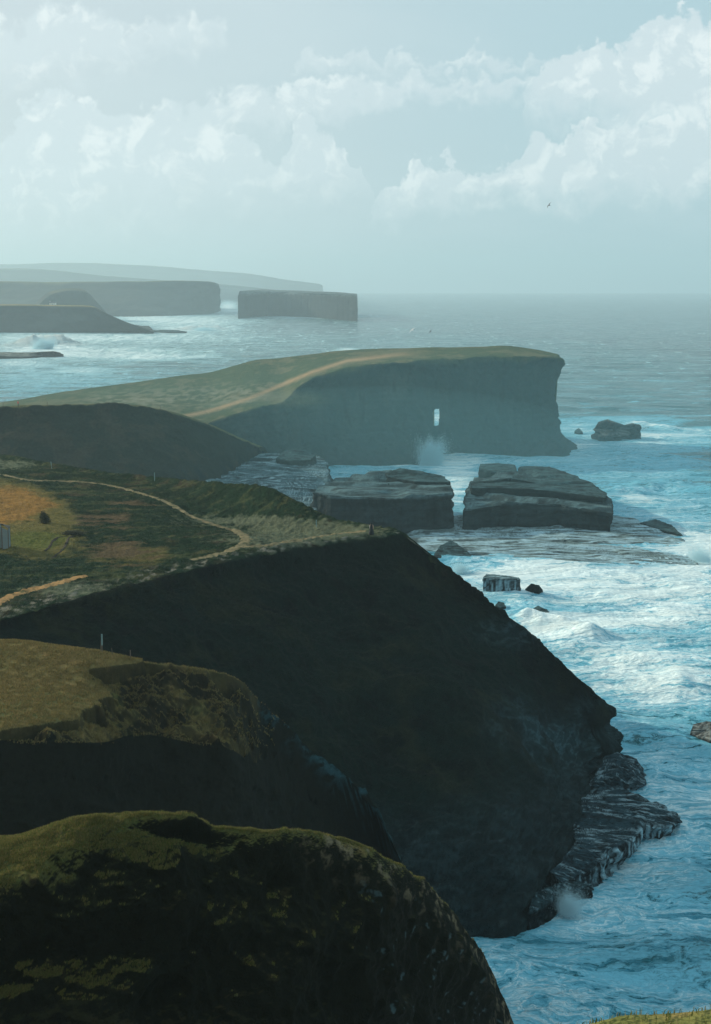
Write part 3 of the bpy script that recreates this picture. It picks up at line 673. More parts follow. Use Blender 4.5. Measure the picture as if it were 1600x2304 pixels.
# wave washed ledge
rock('rock_ledge', [(900, 1215, 1.0), (960, 1170, 1.4), (1080, 1150, 1.9), (1220, 1150, 2.2), (1340, 1150, 2.2), (1420, 1165, 1.5), (1500, 1192, .8), (1536, 1212, .4), (1545, 1245, -.2), (1580, 1280, -.5), (1480, 1296, -.5), (1330, 1268, .1), (1200, 1262, .5), (1060, 1252, .5), (960, 1255, .4)],
     'long low ledge washed over by sheets of white water below the slabs', 'rock ledge', amp=1.0, steps=.5, seg=24, rings=110, sides=10, flare=1.02, fsc=.18, foamtop=1.0, colr=(.030, .045, .046))
rock('sea_rock', [(975, 1252, 1.2), (990, 1228, 2.4), (1015, 1216, 2.9), (1040, 1230, 2.2), (1062, 1252, .8), (1010, 1258, .8)],
     'pointed rock at the near left end of the washed ledge', group=RG, amp=.7, seg=14, fsc=.35)
rock('sea_rock', [(1440, 1176, 1.2), (1475, 1168, 1.7), (1512, 1182, 1.4), (1534, 1203, .8), (1490, 1192, 1.0)],
     'thin dark rock spine at the seaward end of the washed ledge', group=RG, amp=.5, seg=14, fsc=.4)
rock('sea_rock', [(1086, 1300, 3.3), (1095, 1291, 3.5), (1130, 1294, 3.5), (1168, 1299, 3.3), (1171, 1303, 3.2), (1130, 1303, 3.2)],
     'square block with water pouring down its sides, below the washed ledge', group=RG, amp=.35, flare=1.02, seg=14, fsc=.7, foamtop=.6, fall=.9)
rock('sea_rock', [(1182, 1325, .8), (1195, 1313, 2.4), (1212, 1316, 2.2), (1222, 1328, .7), (1200, 1330, .7)],
     'small peaked rock right of the square block', group=RG, amp=.35, seg=12, fsc=.7)
rock('sea_rock', [(1114, 1362, .5), (1122, 1353, 1.0), (1134, 1356, .8), (1138, 1364, .4), (1125, 1366, .4)],
     'tiny brown rock awash close to the dark slope', group=RG, amp=.2, seg=10, fsc=.9)
rock('sea_rock', [(1200, 1369, .5), (1210, 1363, .9), (1232, 1372, .5), (1240, 1384, .3), (1215, 1378, .3)],
     'tiny rock awash below the small peaked rock', group=RG, amp=.2, seg=10, fsc=.9)
rock('sea_rock', [(1341, 966, 3.5), (1346, 950, 6.6), (1366, 943, 8.2), (1386, 949, 7.2), (1404, 958, 5.0), (1425, 952, 6.4), (1440, 955, 5.8), (1438, 972, 2.2), (1400, 982, 1.0), (1360, 982, 1.4)],
     'jagged rock islet off the headland point with spray behind it', group=RG, amp=2.2, flare=1.05, seg=20, fsc=.16, centre=(1385, 962, 4.4), colr=(.03, .034, .033))
rock('sea_rock', [(1292, 970, 1.2), (1302, 963, 2.2), (1312, 972, 1.0), (1302, 975, .6)],
     'tiny rock at the foot of the arched headland point', group=RG, amp=.5, seg=10, fsc=.5)
rock('sea_rock', [(1554, 1648, .8), (1560, 1630, 1.9), (1590, 1622, 2.4), (1650, 1628, 2.6), (1660, 1660, 1.0), (1600, 1664, .6), (1566, 1656, .5)],
     'rounded rock cut by the right edge of the picture', group=RG, amp=.35, flare=1.06, seg=16, fsc=.6, colr=(.045,.052,.05))
# shelf rocks at the foot of the dark slope
FG = 'wet rocks along the foot of the dark slope'
rock('shore_rock', [(1340, 1765, 2.4), (1360, 1705, 3.6), (1392, 1694, 3.6), (1425, 1712, 2.6), (1440, 1742, 1.6), (1450, 1765, 1.2), (1400, 1768, 1.6)],
     'jagged wet rocks right under the tip of the dark slope', group=FG, amp=1.5, seg=20, rings=50, fsc=.5, fall=.6, colr=(.004, .010, .013), foamtop=.5, fthr=(.26, .44), centre=(1390, 1735, 3.4))
rock('shore_rock', [(1290, 1850, 3.2), (1310, 1790, 3.6), (1350, 1772, 3.4), (1430, 1786, 3.2), (1480, 1800, 2.8), (1530, 1848, 1.4), (1490, 1858, 2.0), (1440, 1840, 2.6), (1420, 1880, 2.4), (1360, 1915, 2.4), (1310, 1910, 2.6)],
     'broad wet rock shelf with water spilling off its outer edge', group=FG, amp=1.2, seg=24, rings=90, fsc=.5, steps=.6, fall=.9, colr=(.004, .010, .013), foamtop=.6, fthr=(.20, .40))
rock('shore_rock', [(1240, 1955, 3.2), (1290, 1905, 3.2), (1325, 1915, 2.8), (1349, 1934, 2.2), (1330, 1950, 2.0), (1300, 1962, 2.2), (1262, 1985, 2.4)],
     'low dark rock tongue below the spilling shelf', group=FG, amp=.9, seg=18, rings=50, fsc=.6, steps=.5, fall=.5, colr=(.004, .010, .013), foamtop=.5, fthr=(.26, .44))
rock('shore_rock', [(1200, 2010, 2.6), (1260, 1985, 2.4), (1300, 1978, 2.0), (1334, 1986, 1.6), (1325, 1996, 1.4), (1270, 2002, 1.6), (1235, 2030, 1.6), (1190, 2050, 1.8)],
     'finger of dark rock pointing out over the nearest bay', group=FG, amp=.5, seg=18, rings=40, fsc=.7, steps=.3, colr=(.004, .010, .012), foamtop=.4, fthr=(.26, .44))
# far stack and reefs
rock('sea_stack', [(536, 664, 48), (539, 655, 56), (566, 653, 57.2), (590, 651.5, 58.0), (610, 652, 57), (680, 654.5, 54.5), (760, 657.5, 52), (802, 661, 49.5), (803, 665, 48.5), (700, 662, 49), (600, 659, 51)],
     'flat topped rock stack standing alone in the sea beyond the headland', 'sea stack', amp=3, flare=1.0, seg=40, rings=20, sides=40, fsc=.03, colr=(.020, .027, .028), mat=M_far, strata=0.0)
rock('reef', [(-60, 800, 3), (-20, 792, 4), (60, 793, 4.5), (120, 790, 6), (138, 794, 4), (140, 799, 1.5), (60, 802, 1.5)],
     'long low reef at the left edge with a breaker over it', 'reef', amp=2, seg=14, fsc=.1, colr=(.05, .055, .05), mat=M_head)
rock('reef', [(335, 744, 2), (360, 742, 3), (400, 743, 3), (420, 746, 2), (380, 748, 1)],
     'thin dark reef off the point of the left headland', 'reef', amp=2, seg=10, fsc=.1, mat=M_head)

# ================================================================== SEA
colsA = np.linspace(R(-27), R(24), 820)
dep = []
d = 95.0
pyv = np.concatenate([np.linspace(2700, 2310, 90)[:-1], np.linspace(2310, 1000, 900), np.linspace(998.5, 661, 260)])
Yv = np.array([P(800, y, z=0)[1] for y in pyv]); Yv = np.append(Yv, 14300)
X = Yv[:, None] * np.tan(colsA)[None, :]; Y = np.repeat(Yv[:, None], len(colsA), 1)
S = np.stack([X, Y, 0 * X], -1)
px, py = proj(S)
spacing = np.gradient(Yv)[:, None]
H_ = np.zeros_like(X)
def wave(lam, amp, ang, ph, chop=1.6):
    global H_
    k = 2 * math.pi / lam; dx, dy = math.cos(ang), math.sin(ang)
    wob = .9 * fbm(S, (1 / (lam * 3.1), 1 / (lam * 3.1), 0), 2, off=lam)
    a = k * (X * dx + Y * dy) + ph + wob * 4
    s = np.sin(a); env = .55 + .9 * fbm(S, (1 / (lam * 2.3), 1 / (lam * 2.3), 0), 2, off=lam * 2)
    fade = np.clip(1.6 - spacing * 3.0 / lam, 0, 1)
    H_ = H_ + amp * env * fade * (np.sign(s) * 0 + (np.exp(chop * s) / math.exp(chop) * 2 - .8))
wave(62, .75, R(-122), 0); wave(34, .50, R(-100), 1.0); wave(19, .32, R(-135), 2.1); wave(11, .17, R(-85), .4); wave(6.1, .10, R(-115), 3.3)
fd = np.clip(1.5 - spacing / 2.5, 0, 1)
H_ += fd * (.50 * ridged(S, (.055, .10, 0), 5, .55) + .14 * ridged(S, (.5, .7, 0), 3, .6))
PAINT = [  # cx, cy, sx, sy, amount : where the surf is white
    (1150, 1290, 170, 38, .85), (1330, 1330, 280, 70, .72), (1450, 1480, 220, 60, .12), (1520, 1290, 160, 80, .65), (1600, 1250, 70, 60, .9), (1250, 1420, 90, 26, .95), (1400, 1420, 260, 60, .50),
    (1340, 1490, 150, 40, .65), (1520, 1540, 150, 50, .80), (1420, 1560, 170, 40, .50), (1450, 1640, 120, 24, .60), (1500, 1720, 170, 60, .50), (1600, 1400, 140, 110, .42),
    (1330, 1400, 130, 20, .5), (1560, 1850, 130, 70, .50), (1430, 1930, 130, 60, .72), (1330, 2040, 110, 60, .66), (1200, 2180, 150, 60, .30), (1500, 2060, 170, 40, .32),
    (1180, 2250, 160, 50, .35), (1500, 2240, 200, 60, .18), (1100, 2140, 60, 26, .4), (1300, 2090, 90, 18, .35),
    (990, 1035, 110, 26, .78), (1150, 1034, 150, 12, .52), (1290, 1010, 60, 24, .75), (1040, 1080, 50, 46, .85), (1230, 1062, 240, 20, .42), (1440, 990, 150, 26, .65), (1560, 978, 120, 14, .60),
    (1400, 945, 120, 8, .30), (1450, 1130, 80, 40, .45), (1520, 1170, 160, 60, .50), (1300, 960, 50, 14, .6), (1500, 1050, 160, 24, .25), (1010, 1130, 40, 60, .7), (880, 1050, 90, 12, .6), (760, 1075, 40, 30, .6),
    (420, 722, 120, 12, .62), (320, 715, 60, 8, .5), (450, 740, 70, 5, .8), (200, 758, 260, 10, .45), (100, 778, 80, 16, .95), (180, 795, 200, 12, .62), (340, 803, 120, 6, .70), (190, 834, 50, 7, .75), (40, 818, 60, 8, .5),
    (512, 690, 16, 8, .9), (512, 700, 40, 5, .7), (100, 850, 260, 40, .22), (780, 787, 20, 3, .9), (700, 712, 110, 4, .5), (900, 742, 30, 3, .1), (985, 940, 18, 24, 1.1), (400, 765, 300, 30, .15)]
Fm = np.zeros_like(X)
for cx, cy, sx, sy, a in PAINT: Fm = Fm + a * np.exp(-((px - cx) / sx) ** 2 - ((py - cy) / sy) ** 2)
Fm = Fm + .08 * sst(py, 1750, 2050) + .12 * sst(py, 1000, 1250) * sst(px, 950, 1100)
Fm = 1.15 * Fm / (1 + .45 * Fm)
brk = ridged(S, (.035, .075, 0), 4, .55, 40)
Fm = Fm + .10 * brk
near = sst(py, 700, 1000)
churn = np.clip(Fm - .35, 0, 1) * near * fd
H_ += churn * (.40 * np.abs(fbm(S, (.16, .22, 0), 5, .62, 9)) * 2 + .2 * ridged(S, (.6, .6, 0), 3, .6))
# two breaking crests
def crest(pts, hgt, wid, f=1.0):
    global H_, Fm
    W = np.array([P(a, b, z=0)[:2] for a, b in pts]); best = np.full(X.shape, 1e9)
    for i in range(len(W) - 1):
        a, b = W[i], W[i + 1]; ab = b - a; t = np.clip(((X - a[0]) * ab[0] + (Y - a[1]) * ab[1]) / (ab @ ab), 0, 1)
        q = np.hypot(X - a[0] - t * ab[0], Y - a[1] - t * ab[1]); best = np.minimum(best, q)
    n = 1 + 1.0 * fbm(S, (.12, .12, 0), 3, off=3)
    g = np.exp(-(best / wid) ** 2); H_ = H_ + hgt * g * n; Fm = np.maximum(Fm, f * g * (.85 + .5 * fbm(S, (.3, .3, 0), 3)))
crest([(1195, 1405), (1240, 1412), (1290, 1424), (1320, 1436)], 2.2, 4.0, 1.2)
crest([(1150, 1340), (1200, 1372), (1260, 1392)], .7, 4, .6)
crest([(1400, 1110), (1460, 1098), (1530, 1100), (1600, 1112)], 2.0, 9, .32)
crest([(1410, 1040), (1470, 1028), (1530, 1036)], 1.8, 9, .3)
crest([(1430, 952), (1500, 966), (1600, 972)], 1.6, 6, 1.0)
crest([(70, 778), (100, 770), (134, 776)], 9, 22, 1.3)
crest([(420, 742), (450, 739), (490, 741)], 5, 16, 1.1)
crest([(1240, 1535), (1300, 1600), (1380, 1640), (1500, 1650)], .9, 5, .6)
crest([(1560, 1535), (1500, 1548), (1440, 1540)], 1.2, 7, 1.0)
Z = H_.copy(); Z[-1] = 0; Z *= np.clip((14000 - Y) / 3000, 0, 1)
wn = sst(S[..., 0], -4000, -3990)
# jitter whitecap seeds far out
S[..., 2] = Z
so_ = make_mesh('sea', S, grid_faces(*S.shape[:2])[:, ::-1], None, extra={'foam': Fm, 'hgt': Z})
m, t, bs, out = newmat('sea_water')
tcn = t.node('ShaderNodeTexCoord'); ov = tcn.outputs['Object']
fa = t.node('ShaderNodeAttribute', attribute_name='foam').outputs['Fac']; ha = t.node('ShaderNodeAttribute', attribute_name='hgt').outputs['Fac']
v1 = t.mapping(ov, rot=(0, 0, R(-9)), sc=(.42, 1.35, 1))
wn = t.noise(ov, .07, 3, .5, 0, 'Color'); vw = t.vm('ADD', v1, t.vm('MULTIPLY', t.vm('SUBTRACT', wn, (.5, .5, .5)), (16, 16, 0)))
w2 = t.noise(ov, .35, 3, .5, 0, 'Color'); vw = t.vm('ADD', vw, t.vm('MULTIPLY', t.vm('SUBTRACT', w2, (.5, .5, .5)), (3.5, 3.5, 0)))
nA = t.noise(vw, .055, 6, .62, .3); nB = t.noise(vw, .30, 6, .66, .4); nC = t.noise(vw, 1.1, 5, .65, .4)
# lace: thin bright filaments between cells
lace = t.m('SUBTRACT', 1.0, t.m('MULTIPLY', t.m('ABSOLUTE', t.m('SUBTRACT', nB, .5)), 9.0), clamp=True)
lace2 = t.m('SUBTRACT', 1.0, t.m('MULTIPLY', t.m('ABSOLUTE', t.m('SUBTRACT', nC, .5)), 8.0), clamp=True)
dens = t.m('ADD', t.m('MULTIPLY', fa, .80), t.m('MULTIPLY', t.m('SUBTRACT', nA, .5), 1.25))
dens = t.m('ADD', dens, t.m('MULTIPLY', t.m('SUBTRACT', nB, .5), .95))
dens = t.m('ADD', dens, t.m('MULTIPLY', t.m('SUBTRACT', nC, .5), .70))
dens = t.m('ADD', dens, t.m('MULTIPLY', ha, .035))
solid = t.smooth(dens, .26, .80)
milky = t.smooth(dens, -.02, .55)
lm = t.m('MULTIPLY', t.m('MULTIPLY', t.m('ADD', t.m('MULTIPLY', lace, .75), t.m('MULTIPLY', lace2, .35)), t.smooth(t.m('ADD', fa, t.m('SUBTRACT', nA, .5)), -.05, .40)), .95)
# whitecaps of the open sea
vf = t.mapping(ov, rot=(0, 0, R(-14)), sc=(.030, .085, 1))
yy = t.node('ShaderNodeSeparateXYZ'); t.put(yy.inputs[0], ov); farm = t.smooth(yy.outputs[1], 500, 1500)
streak = t.noise(t.mapping(ov, rot=(0, 0, R(4)), sc=(.075, .014, 1)), 1.0, 5, .68, .2)
streak2 = t.noise(t.mapping(ov, rot=(0, 0, R(-6)), sc=(.018, .0045, 1)), 1.0, 5, .62, .3)
capf = t.m('MULTIPLY', t.smooth(t.m('ADD', streak, t.m('MULTIPLY', fa, .35)), .61, .69), farm)
cap = t.smooth(t.m('ADD', t.noise(vf, 1.0, 5, .66, .3), t.m('MULTIPLY', t.m('SUBTRACT', t.noise(ov, .004, 2), .5), .15)), .635, .70)
wcap = t.m('MAXIMUM', t.m('MULTIPLY', cap, .75), capf)
fo = t.m('MAXIMUM', t.m('MAXIMUM', solid, lm), wcap)
watc = t.mix(t.noise(ov, .02, 3), (.003, .060, .074), (.008, .115, .130))
watc = t.mix(milky, watc, t.mix(farm, (.010, .20, .31), (.10, .26, .30)))
colr = t.mix(t.smooth(fo, .0, .55), watc, t.mix(farm, (.15, .46, .60), (.36, .56, .60)))
colr = t.mix(t.smooth(t.m('ADD', fo, t.m('MULTIPLY', t.m('SUBTRACT', dens, .5), .5)), .52, 1.30), colr, (.74, .88, .90))
t.put(bs.inputs['Base Color'], colr)
t.put(bs.inputs['Roughness'], t.m('ADD', .16, t.m('MULTIPLY', fo, .6)))
bs.inputs['IOR'].default_value = 1.33
t.put(bs.inputs['Specular IOR Level'], t.m('SUBTRACT', .48, t.m('MULTIPLY', t.smooth(t.m('ADD', fa, fo), .05, .45), .40)))
camd = t.node('ShaderNodeCameraData')
b1 = t.node('ShaderNodeBump'); b1.inputs['Strength'].default_value = .7; b1.inputs['Distance'].default_value = .5
rip = t.m('ADD', t.noise(t.mapping(ov, rot=(0, 0, R(-10)), sc=(.5, 1.1, 1)), .9, 6, .62, .5), t.m('MULTIPLY', fo, .35))
t.put(b1.inputs['Height'], rip)
b2 = t.node('ShaderNodeBump'); b2.inputs['Strength'].default_value = .9; b2.inputs['Distance'].default_value = 4.5
b2h = t.m('ADD', t.noise(t.mapping(ov, rot=(0, 0, R(-16)), sc=(.45, 1.3, 1)), .085, 7, .66, .5), t.m('MULTIPLY', t.m('ADD', t.m('MULTIPLY', streak, 2.0), t.m('MULTIPLY', streak2, 5.0)), farm))
t.put(b2.inputs['Height'], b2h); t.put(b2.inputs['Normal'], b1.outputs[0])
t.put(bs.inputs['Normal'], b2.outputs[0])
so_.data.materials.append(m)
tag(so_, 'rough blue green sea with white surf along the rocks', 'sea', kind='structure')

# ================================================================== PATHS
PATHPTS = []
def path(pts, width, key, label, jit=.25, colr=SOIL, n=6):
    W = []
    pts = np.array(pts, float)
    pts = catmull(np.concatenate([pts, 0 * pts[:, :1]], 1)[:, None, :], [n * 4] * (len(pts) - 1))[:, 0, :2]
    for a, b in pts:
        h = hit(key, a, b)
        if h is not None: W.append(np.array(h))
    W = np.array(W); W = W[np.concatenate([[True], np.hypot(*(np.diff(W[:, :2], axis=0).T)) < 14])]
    # resample
    s = np.concatenate([[0], np.cumsum(np.hypot(*np.diff(W[:, :2], axis=0).T))]); ss = np.arange(0, s[-1], .35)
    Q = np.stack([np.interp(ss, s, W[:, i]) for i in range(3)], 1)
    for _ in range(6): Q[1:-1] = (Q[:-2] + Q[1:-1] * 2 + Q[2:]) / 4
    PATHPTS.append(Q)
    T = np.gradient(Q[:, :2], axis=0); T /= np.linalg.norm(T, axis=1)[:, None] + 1e-9; Nn = np.stack([-T[:, 1], T[:, 0]], 1)
    wd = width * (1 + jit * 2 * fbm(np.concatenate([Q[:, :2], 0 * Q[:, :1]], 1), .5, 4, .6))
    M = 7; V = []
    for i in range(len(Q)):
        for j in range(M):
            t_ = (j / (M - 1) - .5) * wd[i] * (1 + (.25 * math.sin(i * 1.7 + j) if j in (0, M - 1) else 0)); x, y = Q[i, :2] + Nn[i] * t_
            h = down(key, x, y); z = h[2] if h is not None else Q[i, 2]
            z = max(z, Q[i, 2] - .12 - .10 * abs(t_))
            V.append((x, y, z + (.05 if 0 < j < M - 1 else -.02)))
    V = np.array(V); c = mixc(np.ones(V.shape) * np.array(colr), np.array(colr) * .6, sst(fbm(V, .8, 4, .6), .0, .3)); c = mixc(c, (.045, .06, .028), sst(fbm(V, 1.6, 3, .6, 9), .12, .3) * .8)
    o = make_mesh('path', V, grid_faces(len(Q), M), M_path, col=c)
    tag(o, label, 'path', kind='structure')
    return o
path([(-40, 1064), (0, 1067), (40, 1076), (75, 1081), (130, 1082), (200, 1086), (255, 1094), (310, 1108), (360, 1124), (400, 1143), (440, 1166), (500, 1186), (530, 1194)], .80, 'main', 'pale trodden path curving down across the plateau')
path([(526, 1194), (546, 1203), (554, 1216), (542, 1229), (510, 1241), (470, 1252), (430, 1262)], 1.5, 'main', 'wide bend of the earth path above the cliff edge')
path([(540, 1232), (600, 1227), (660, 1217), (720, 1207), (780, 1199), (826, 1196)], 1.1, 'main', 'path branch running out to the cliff tip')
path([(-60, 1390), (0, 1353), (50, 1332), (110, 1318), (160, 1303), (195, 1294)], 1.35, 'main', 'orange earth path at the left edge', colr=(.33, .20, .085))
path([(100, 1240), (112, 1230), (117, 1220), (128, 1210), (150, 1207)], .35, 'main', 'left wheel rut in the green field', colr=(.045, .038, .03))
path([(118, 1256), (140, 1238), (150, 1222), (155, 1210), (170, 1206)], .4, 'main', 'right wheel rut in the green field', colr=(.045, .038, .03))

# ================================================================== GRASS
def blades(name, pts, hgt, wid, cols, label, lean=.5, paint=None):
    n = len(pts); P0 = np.array(pts); a = RS.uniform(0, 2 * math.pi, n); h = hgt * RS.uniform(.5, 1.35, n); ww = wid * RS.uniform(.6, 1.4, n)
    dx = np.stack([np.cos(a), np.sin(a), 0 * a], 1) * ww[:, None]
    ln = np.stack([RS.normal(.35, .6, n), RS.normal(0, .5, n), np.ones(n)], 1); ln[:, :2] *= lean
    tip = P0 + ln * h[:, None]; mid = P0 + ln * h[:, None] * np.array([.35, .35, .6])
    V = np.stack([P0 - dx - [0, 0, .02], P0 + dx - [0, 0, .02], mid + dx * .7, tip, mid - dx * .7], 1)
    idx = np.arange(n)[:, None] * 5
    Fc = np.concatenate([idx + [0, 1, 2], idx + [0, 2, 4], idx + [4, 2, 3]])
    cc = (paint if paint is not None else np.array(cols)[RS.randint(0, len(cols), n)]) * RS.uniform(.7, 1.3, (n, 1)); c = np.repeat(cc[:, None], 5, 1)
    o = make_mesh(name, V, Fc, M_blade, col=c, smooth=False)
    return tag(o, label, 'grass', kind='stuff')
m, t, bs, out = newmat('grass_blades')
at = t.node('ShaderNodeAttribute', attribute_name='paint'); t.put(bs.inputs['Base Color'], at.outputs['Color'])
bs.inputs['Roughness'].default_value = .7; bs.inputs['Specular IOR Level'].default_value = .2
tr = t.node('ShaderNodeBsdfTranslucent'); t.put(tr.inputs[0], at.outputs['Color']); mx = t.node('ShaderNodeMixShader'); mx.inputs[0].default_value = .35
t.l.new(bs.outputs[0], mx.inputs[1]); t.l.new(tr.outputs[0], mx.inputs[2]); t.l.new(mx.outputs[0], out.inputs[0])
M_blade = m
def scatter(G, ok, n, clumpy=.5, paint=None):
    nr, nc = G.shape[:2]; px, py = proj(G); N = upn(G)
    m = ok(px, py, N)[:-1, :-1].astype(float)
    ar = np.linalg.norm(np.cross(G[1:, :-1] - G[:-1, :-1], G[:-1, 1:] - G[:-1, :-1]), axis=-1)
    m = m * ar * np.clip(.4 + clumpy * 2 * fbm(G[:-1, :-1], (1.3, 1.3, 1.3), 3), .02, 3)
    pr = m.ravel() / m.sum(); k = RS.choice(len(pr), n, p=pr); r, c = k // (nc - 1), k % (nc - 1)
    u, v = RS.uniform(size=(2, n, 1))
    q = (G[r, c] * (1 - u) + G[r + 1, c] * u) * (1 - v) + (G[r, c + 1] * (1 - u) + G[r + 1, c + 1] * u) * v
    return q if paint is None else (q, paint[r, c])
GC_cols = [(.16, .15, .045), (.11, .13, .035), (.22, .17, .065), (.08, .11, .03)]
blades('grass', scatter(GC, lambda px, py, N: (px > -60) & (px < 1120) & (py < 2250) & (py > 1815) & (N[..., 2] > .80), 90000), .08, .008, GC_cols, 'rough grass along the crest of the nearest ridge')
blades('grass', scatter(GB, lambda px, py, N: (px > -40) & (px < 640) & (py < 1680) & (py > 1440) & (N[..., 2] > .6), 60000), .11, .02, [(.17, .14, .05), (.12, .12, .045), (.22, .16, .06)], 'short tawny turf on the slumped shelf')
hp, hc = scatter(GA, lambda px, py, N: (px > -80) & (px < 930) & (py > 1020) & (py < 1410) & (N[..., 2] > .80), 90000, 1.4, CA)
PP = np.concatenate(PATHPTS); keep_ = np.ones(len(hp), bool)
for k0_ in range(0, len(hp), 3000):
    dd = np.hypot(hp[k0_:k0_ + 3000, None, 0] - PP[None, ::2, 0], hp[k0_:k0_ + 3000, None, 1] - PP[None, ::2, 1]).min(1); keep_[k0_:k0_ + 3000] = dd > .75
keep_ &= (hc[:, 0] < .09) | (RS.uniform(size=len(hp)) < .25)
blades('heath', hp[keep_], .13, .045, None, 'heather and coarse grass covering the plateau', lean=.9, paint=hc[keep_] * 1.15)
gx = RS.uniform(-1.5, 3.2, 16000); gy = RS.uniform(2.2, 3.45, 16000)
gp = []
for x, y in zip(gx, gy):
    h = down('ground', x, y)
    if h is not None: gp.append((x, y, h[2]))
blades('grass', gp, .016, .0016, [(.13, .14, .04), (.19, .17, .07), (.08, .11, .03), (.24, .21, .10)], 'fringe of grass on the edge of the ground in front of the camera', lean=.7)

# ================================================================== THINGS
M_wood = plain_mat('weathered_wood', (.10, .085, .065), .9, .35, 20)
M_bluewood = plain_mat('grey_blue_board', (.16, .22, .235), .85, .3, 12)
M_post = plain_mat('pale_paint', (.15, .25, .25), .6, .1, 20)  # pale paint dimmed to dull teal, the shade put into its colour
M_dark = plain_mat('dark_cloth', (.007, .014, .016), .9, .2, 20)
M_sunedge = plain_mat('sunlit_edge_cloth', (.40, .42, .42), .9, .1, 20)  # sunlight on the dark coat, painted as a pale colour
M_red = plain_mat('red_cloth', (.50, .035, .035), .8, .1, 20)
M_trou = plain_mat('dark_trousers', (.02, .03, .04), .9, .1, 20)
M_skin = plain_mat('skin', (.42, .26, .19), .6, .05, 20)
M_hair = plain_mat('dark_hair', (.02, .015, .012), .7, .2, 40)
M_feath = plain_mat('white_feathers', (.75, .75, .73), .7, .05, 30)
M_gull = plain_mat('dark_feathers', (.05, .055, .06), .7, .1, 30)
M_wall = plain_mat('whitewash', (.75, .74, .70), .8, .05, 2)
M_slate = plain_mat('slate', (.06, .065, .07), .7, .2, 2)

def tube(pts, rads, n=8, caps=True):
    pts = np.array(pts, float); V = []; Fc = []
    T = np.gradient(pts, axis=0)
    for i, p in enumerate(pts):
        tt = T[i] / (np.linalg.norm(T[i]) + 1e-9); a = np.cross(tt, [0, 0, 1.0]); 
        if np.linalg.norm(a) < .1: a = np.cross(tt, [1.0, 0, 0])
        a /= np.linalg.norm(a); b = np.cross(tt, a)
        r = rads[i] if not isinstance(rads, (int, float)) else rads
        ra, rb = (r if isinstance(r, tuple) else (r, r))
        for k in range(n):
            an = 2 * math.pi * k / n; V.append(p + a * ra * math.cos(an) + b * rb * math.sin(an))
    for i in range(len(pts) - 1):
        for k in range(n): Fc.append((i * n + k, i * n + (k + 1) % n, (i + 1) * n + (k + 1) % n, (i + 1) * n + k))
    if caps: Fc.append(tuple(range(n))[::-1]); Fc.append(tuple((len(pts) - 1) * n + k for k in range(n)))
    return V, Fc
def join(parts):
    V = []; Fc = []
    for v, f in parts:
        o = len(V); V += [tuple(x) for x in v]; Fc += [tuple(i + o for i in q) for q in f]
    return V, Fc
def box(x0, x1, y0, y1, z0, z1):
    v = [(x0, y0, z0), (x1, y0, z0), (x1, y1, z0), (x0, y1, z0), (x0, y0, z1), (x1, y0, z1), (x1, y1, z1), (x0, y1, z1)]
    return v, [(0, 3, 2, 1), (4, 5, 6, 7), (0, 1, 5, 4), (1, 2, 6, 5), (2, 3, 7, 6), (3, 0, 4, 7)]

def body_mesh(pose):
    """one continuous skinned figure; pose: dict joint -> (x,y,z); radii fixed"""
    J = pose
    order = ['pelvis', 'waist', 'chest', 'neck', 'head', 'crown', 'shl', 'ell', 'wrl', 'hal', 'shr', 'elr', 'wrr', 'har', 'hil', 'knl', 'anl', 'tol', 'hir', 'knr', 'anr', 'tor']
    rad = dict(pelvis=.14, waist=.125, chest=.15, neck=.055, head=.095, crown=.07, shl=.06, shr=.06, ell=.045, elr=.045, wrl=.03, wrr=.03, hal=.03, har=.03,
               hil=.09, hir=.09, knl=.06, knr=.06, anl=.04, anr=.04, tol=.035, tor=.035)
    E_ = [('pelvis', 'waist'), ('waist', 'chest'), ('chest', 'neck'), ('neck', 'head'), ('head', 'crown'), ('chest', 'shl'), ('shl', 'ell'), ('ell', 'wrl'), ('wrl', 'hal'),
          ('chest', 'shr'), ('shr', 'elr'), ('elr', 'wrr'), ('wrr', 'har'), ('pelvis', 'hil'), ('hil', 'knl'), ('knl', 'anl'), ('anl', 'tol'), ('pelvis', 'hir'), ('hir', 'knr'), ('knr', 'anr'), ('anr', 'tor')]
    ix = {k: i for i, k in enumerate(order)}
    me = bpy.data.meshes.new('body'); me.from_pydata([J[k] for k in order], [(ix[a], ix[b]) for a, b in E_], [])
    ob = bpy.data.objects.new('tmp', me); C.objects.link(ob)
    ob.modifiers.new('s', 'SKIN'); ob.modifiers.new('u', 'SUBSURF').levels = 2
    for i, k in enumerate(order):
        sv = me.skin_vertices[0].data[i]; sv.radius = (rad[k], rad[k] * (.8 if k in ('waist', 'chest', 'pelvis') else 1)); sv.use_root = (k == 'pelvis')
    dg = bpy.context.evaluated_depsgraph_get(); res = bpy.data.meshes.new_from_object(ob.evaluated_get(dg))
    bpy.data.objects.remove(ob); return res
STAND = dict(pelvis=(0, 0, .95), waist=(0, 0, 1.1), chest=(0, 0, 1.32), neck=(0, 0, 1.5), head=(0, .01, 1.62), crown=(0, 0, 1.70), shl=(-.19, 0, 1.42), ell=(-.25, .02, 1.15), wrl=(-.24, .12, .92), hal=(-.23, .16, .84),
             shr=(.19, 0, 1.42), elr=(.25, -.05, 1.15), wrr=(.26, -.12, .92), har=(.26, -.14, .84), hil=(-.10, 0, .90), knl=(-.11, .10, .50), anl=(-.11, .06, .08), tol=(-.11, .20, .04),
             hir=(.10, 0, .90), knr=(.11, .0, .50), anr=(.11, -.18, .09), tor=(.11, -.06, .04))
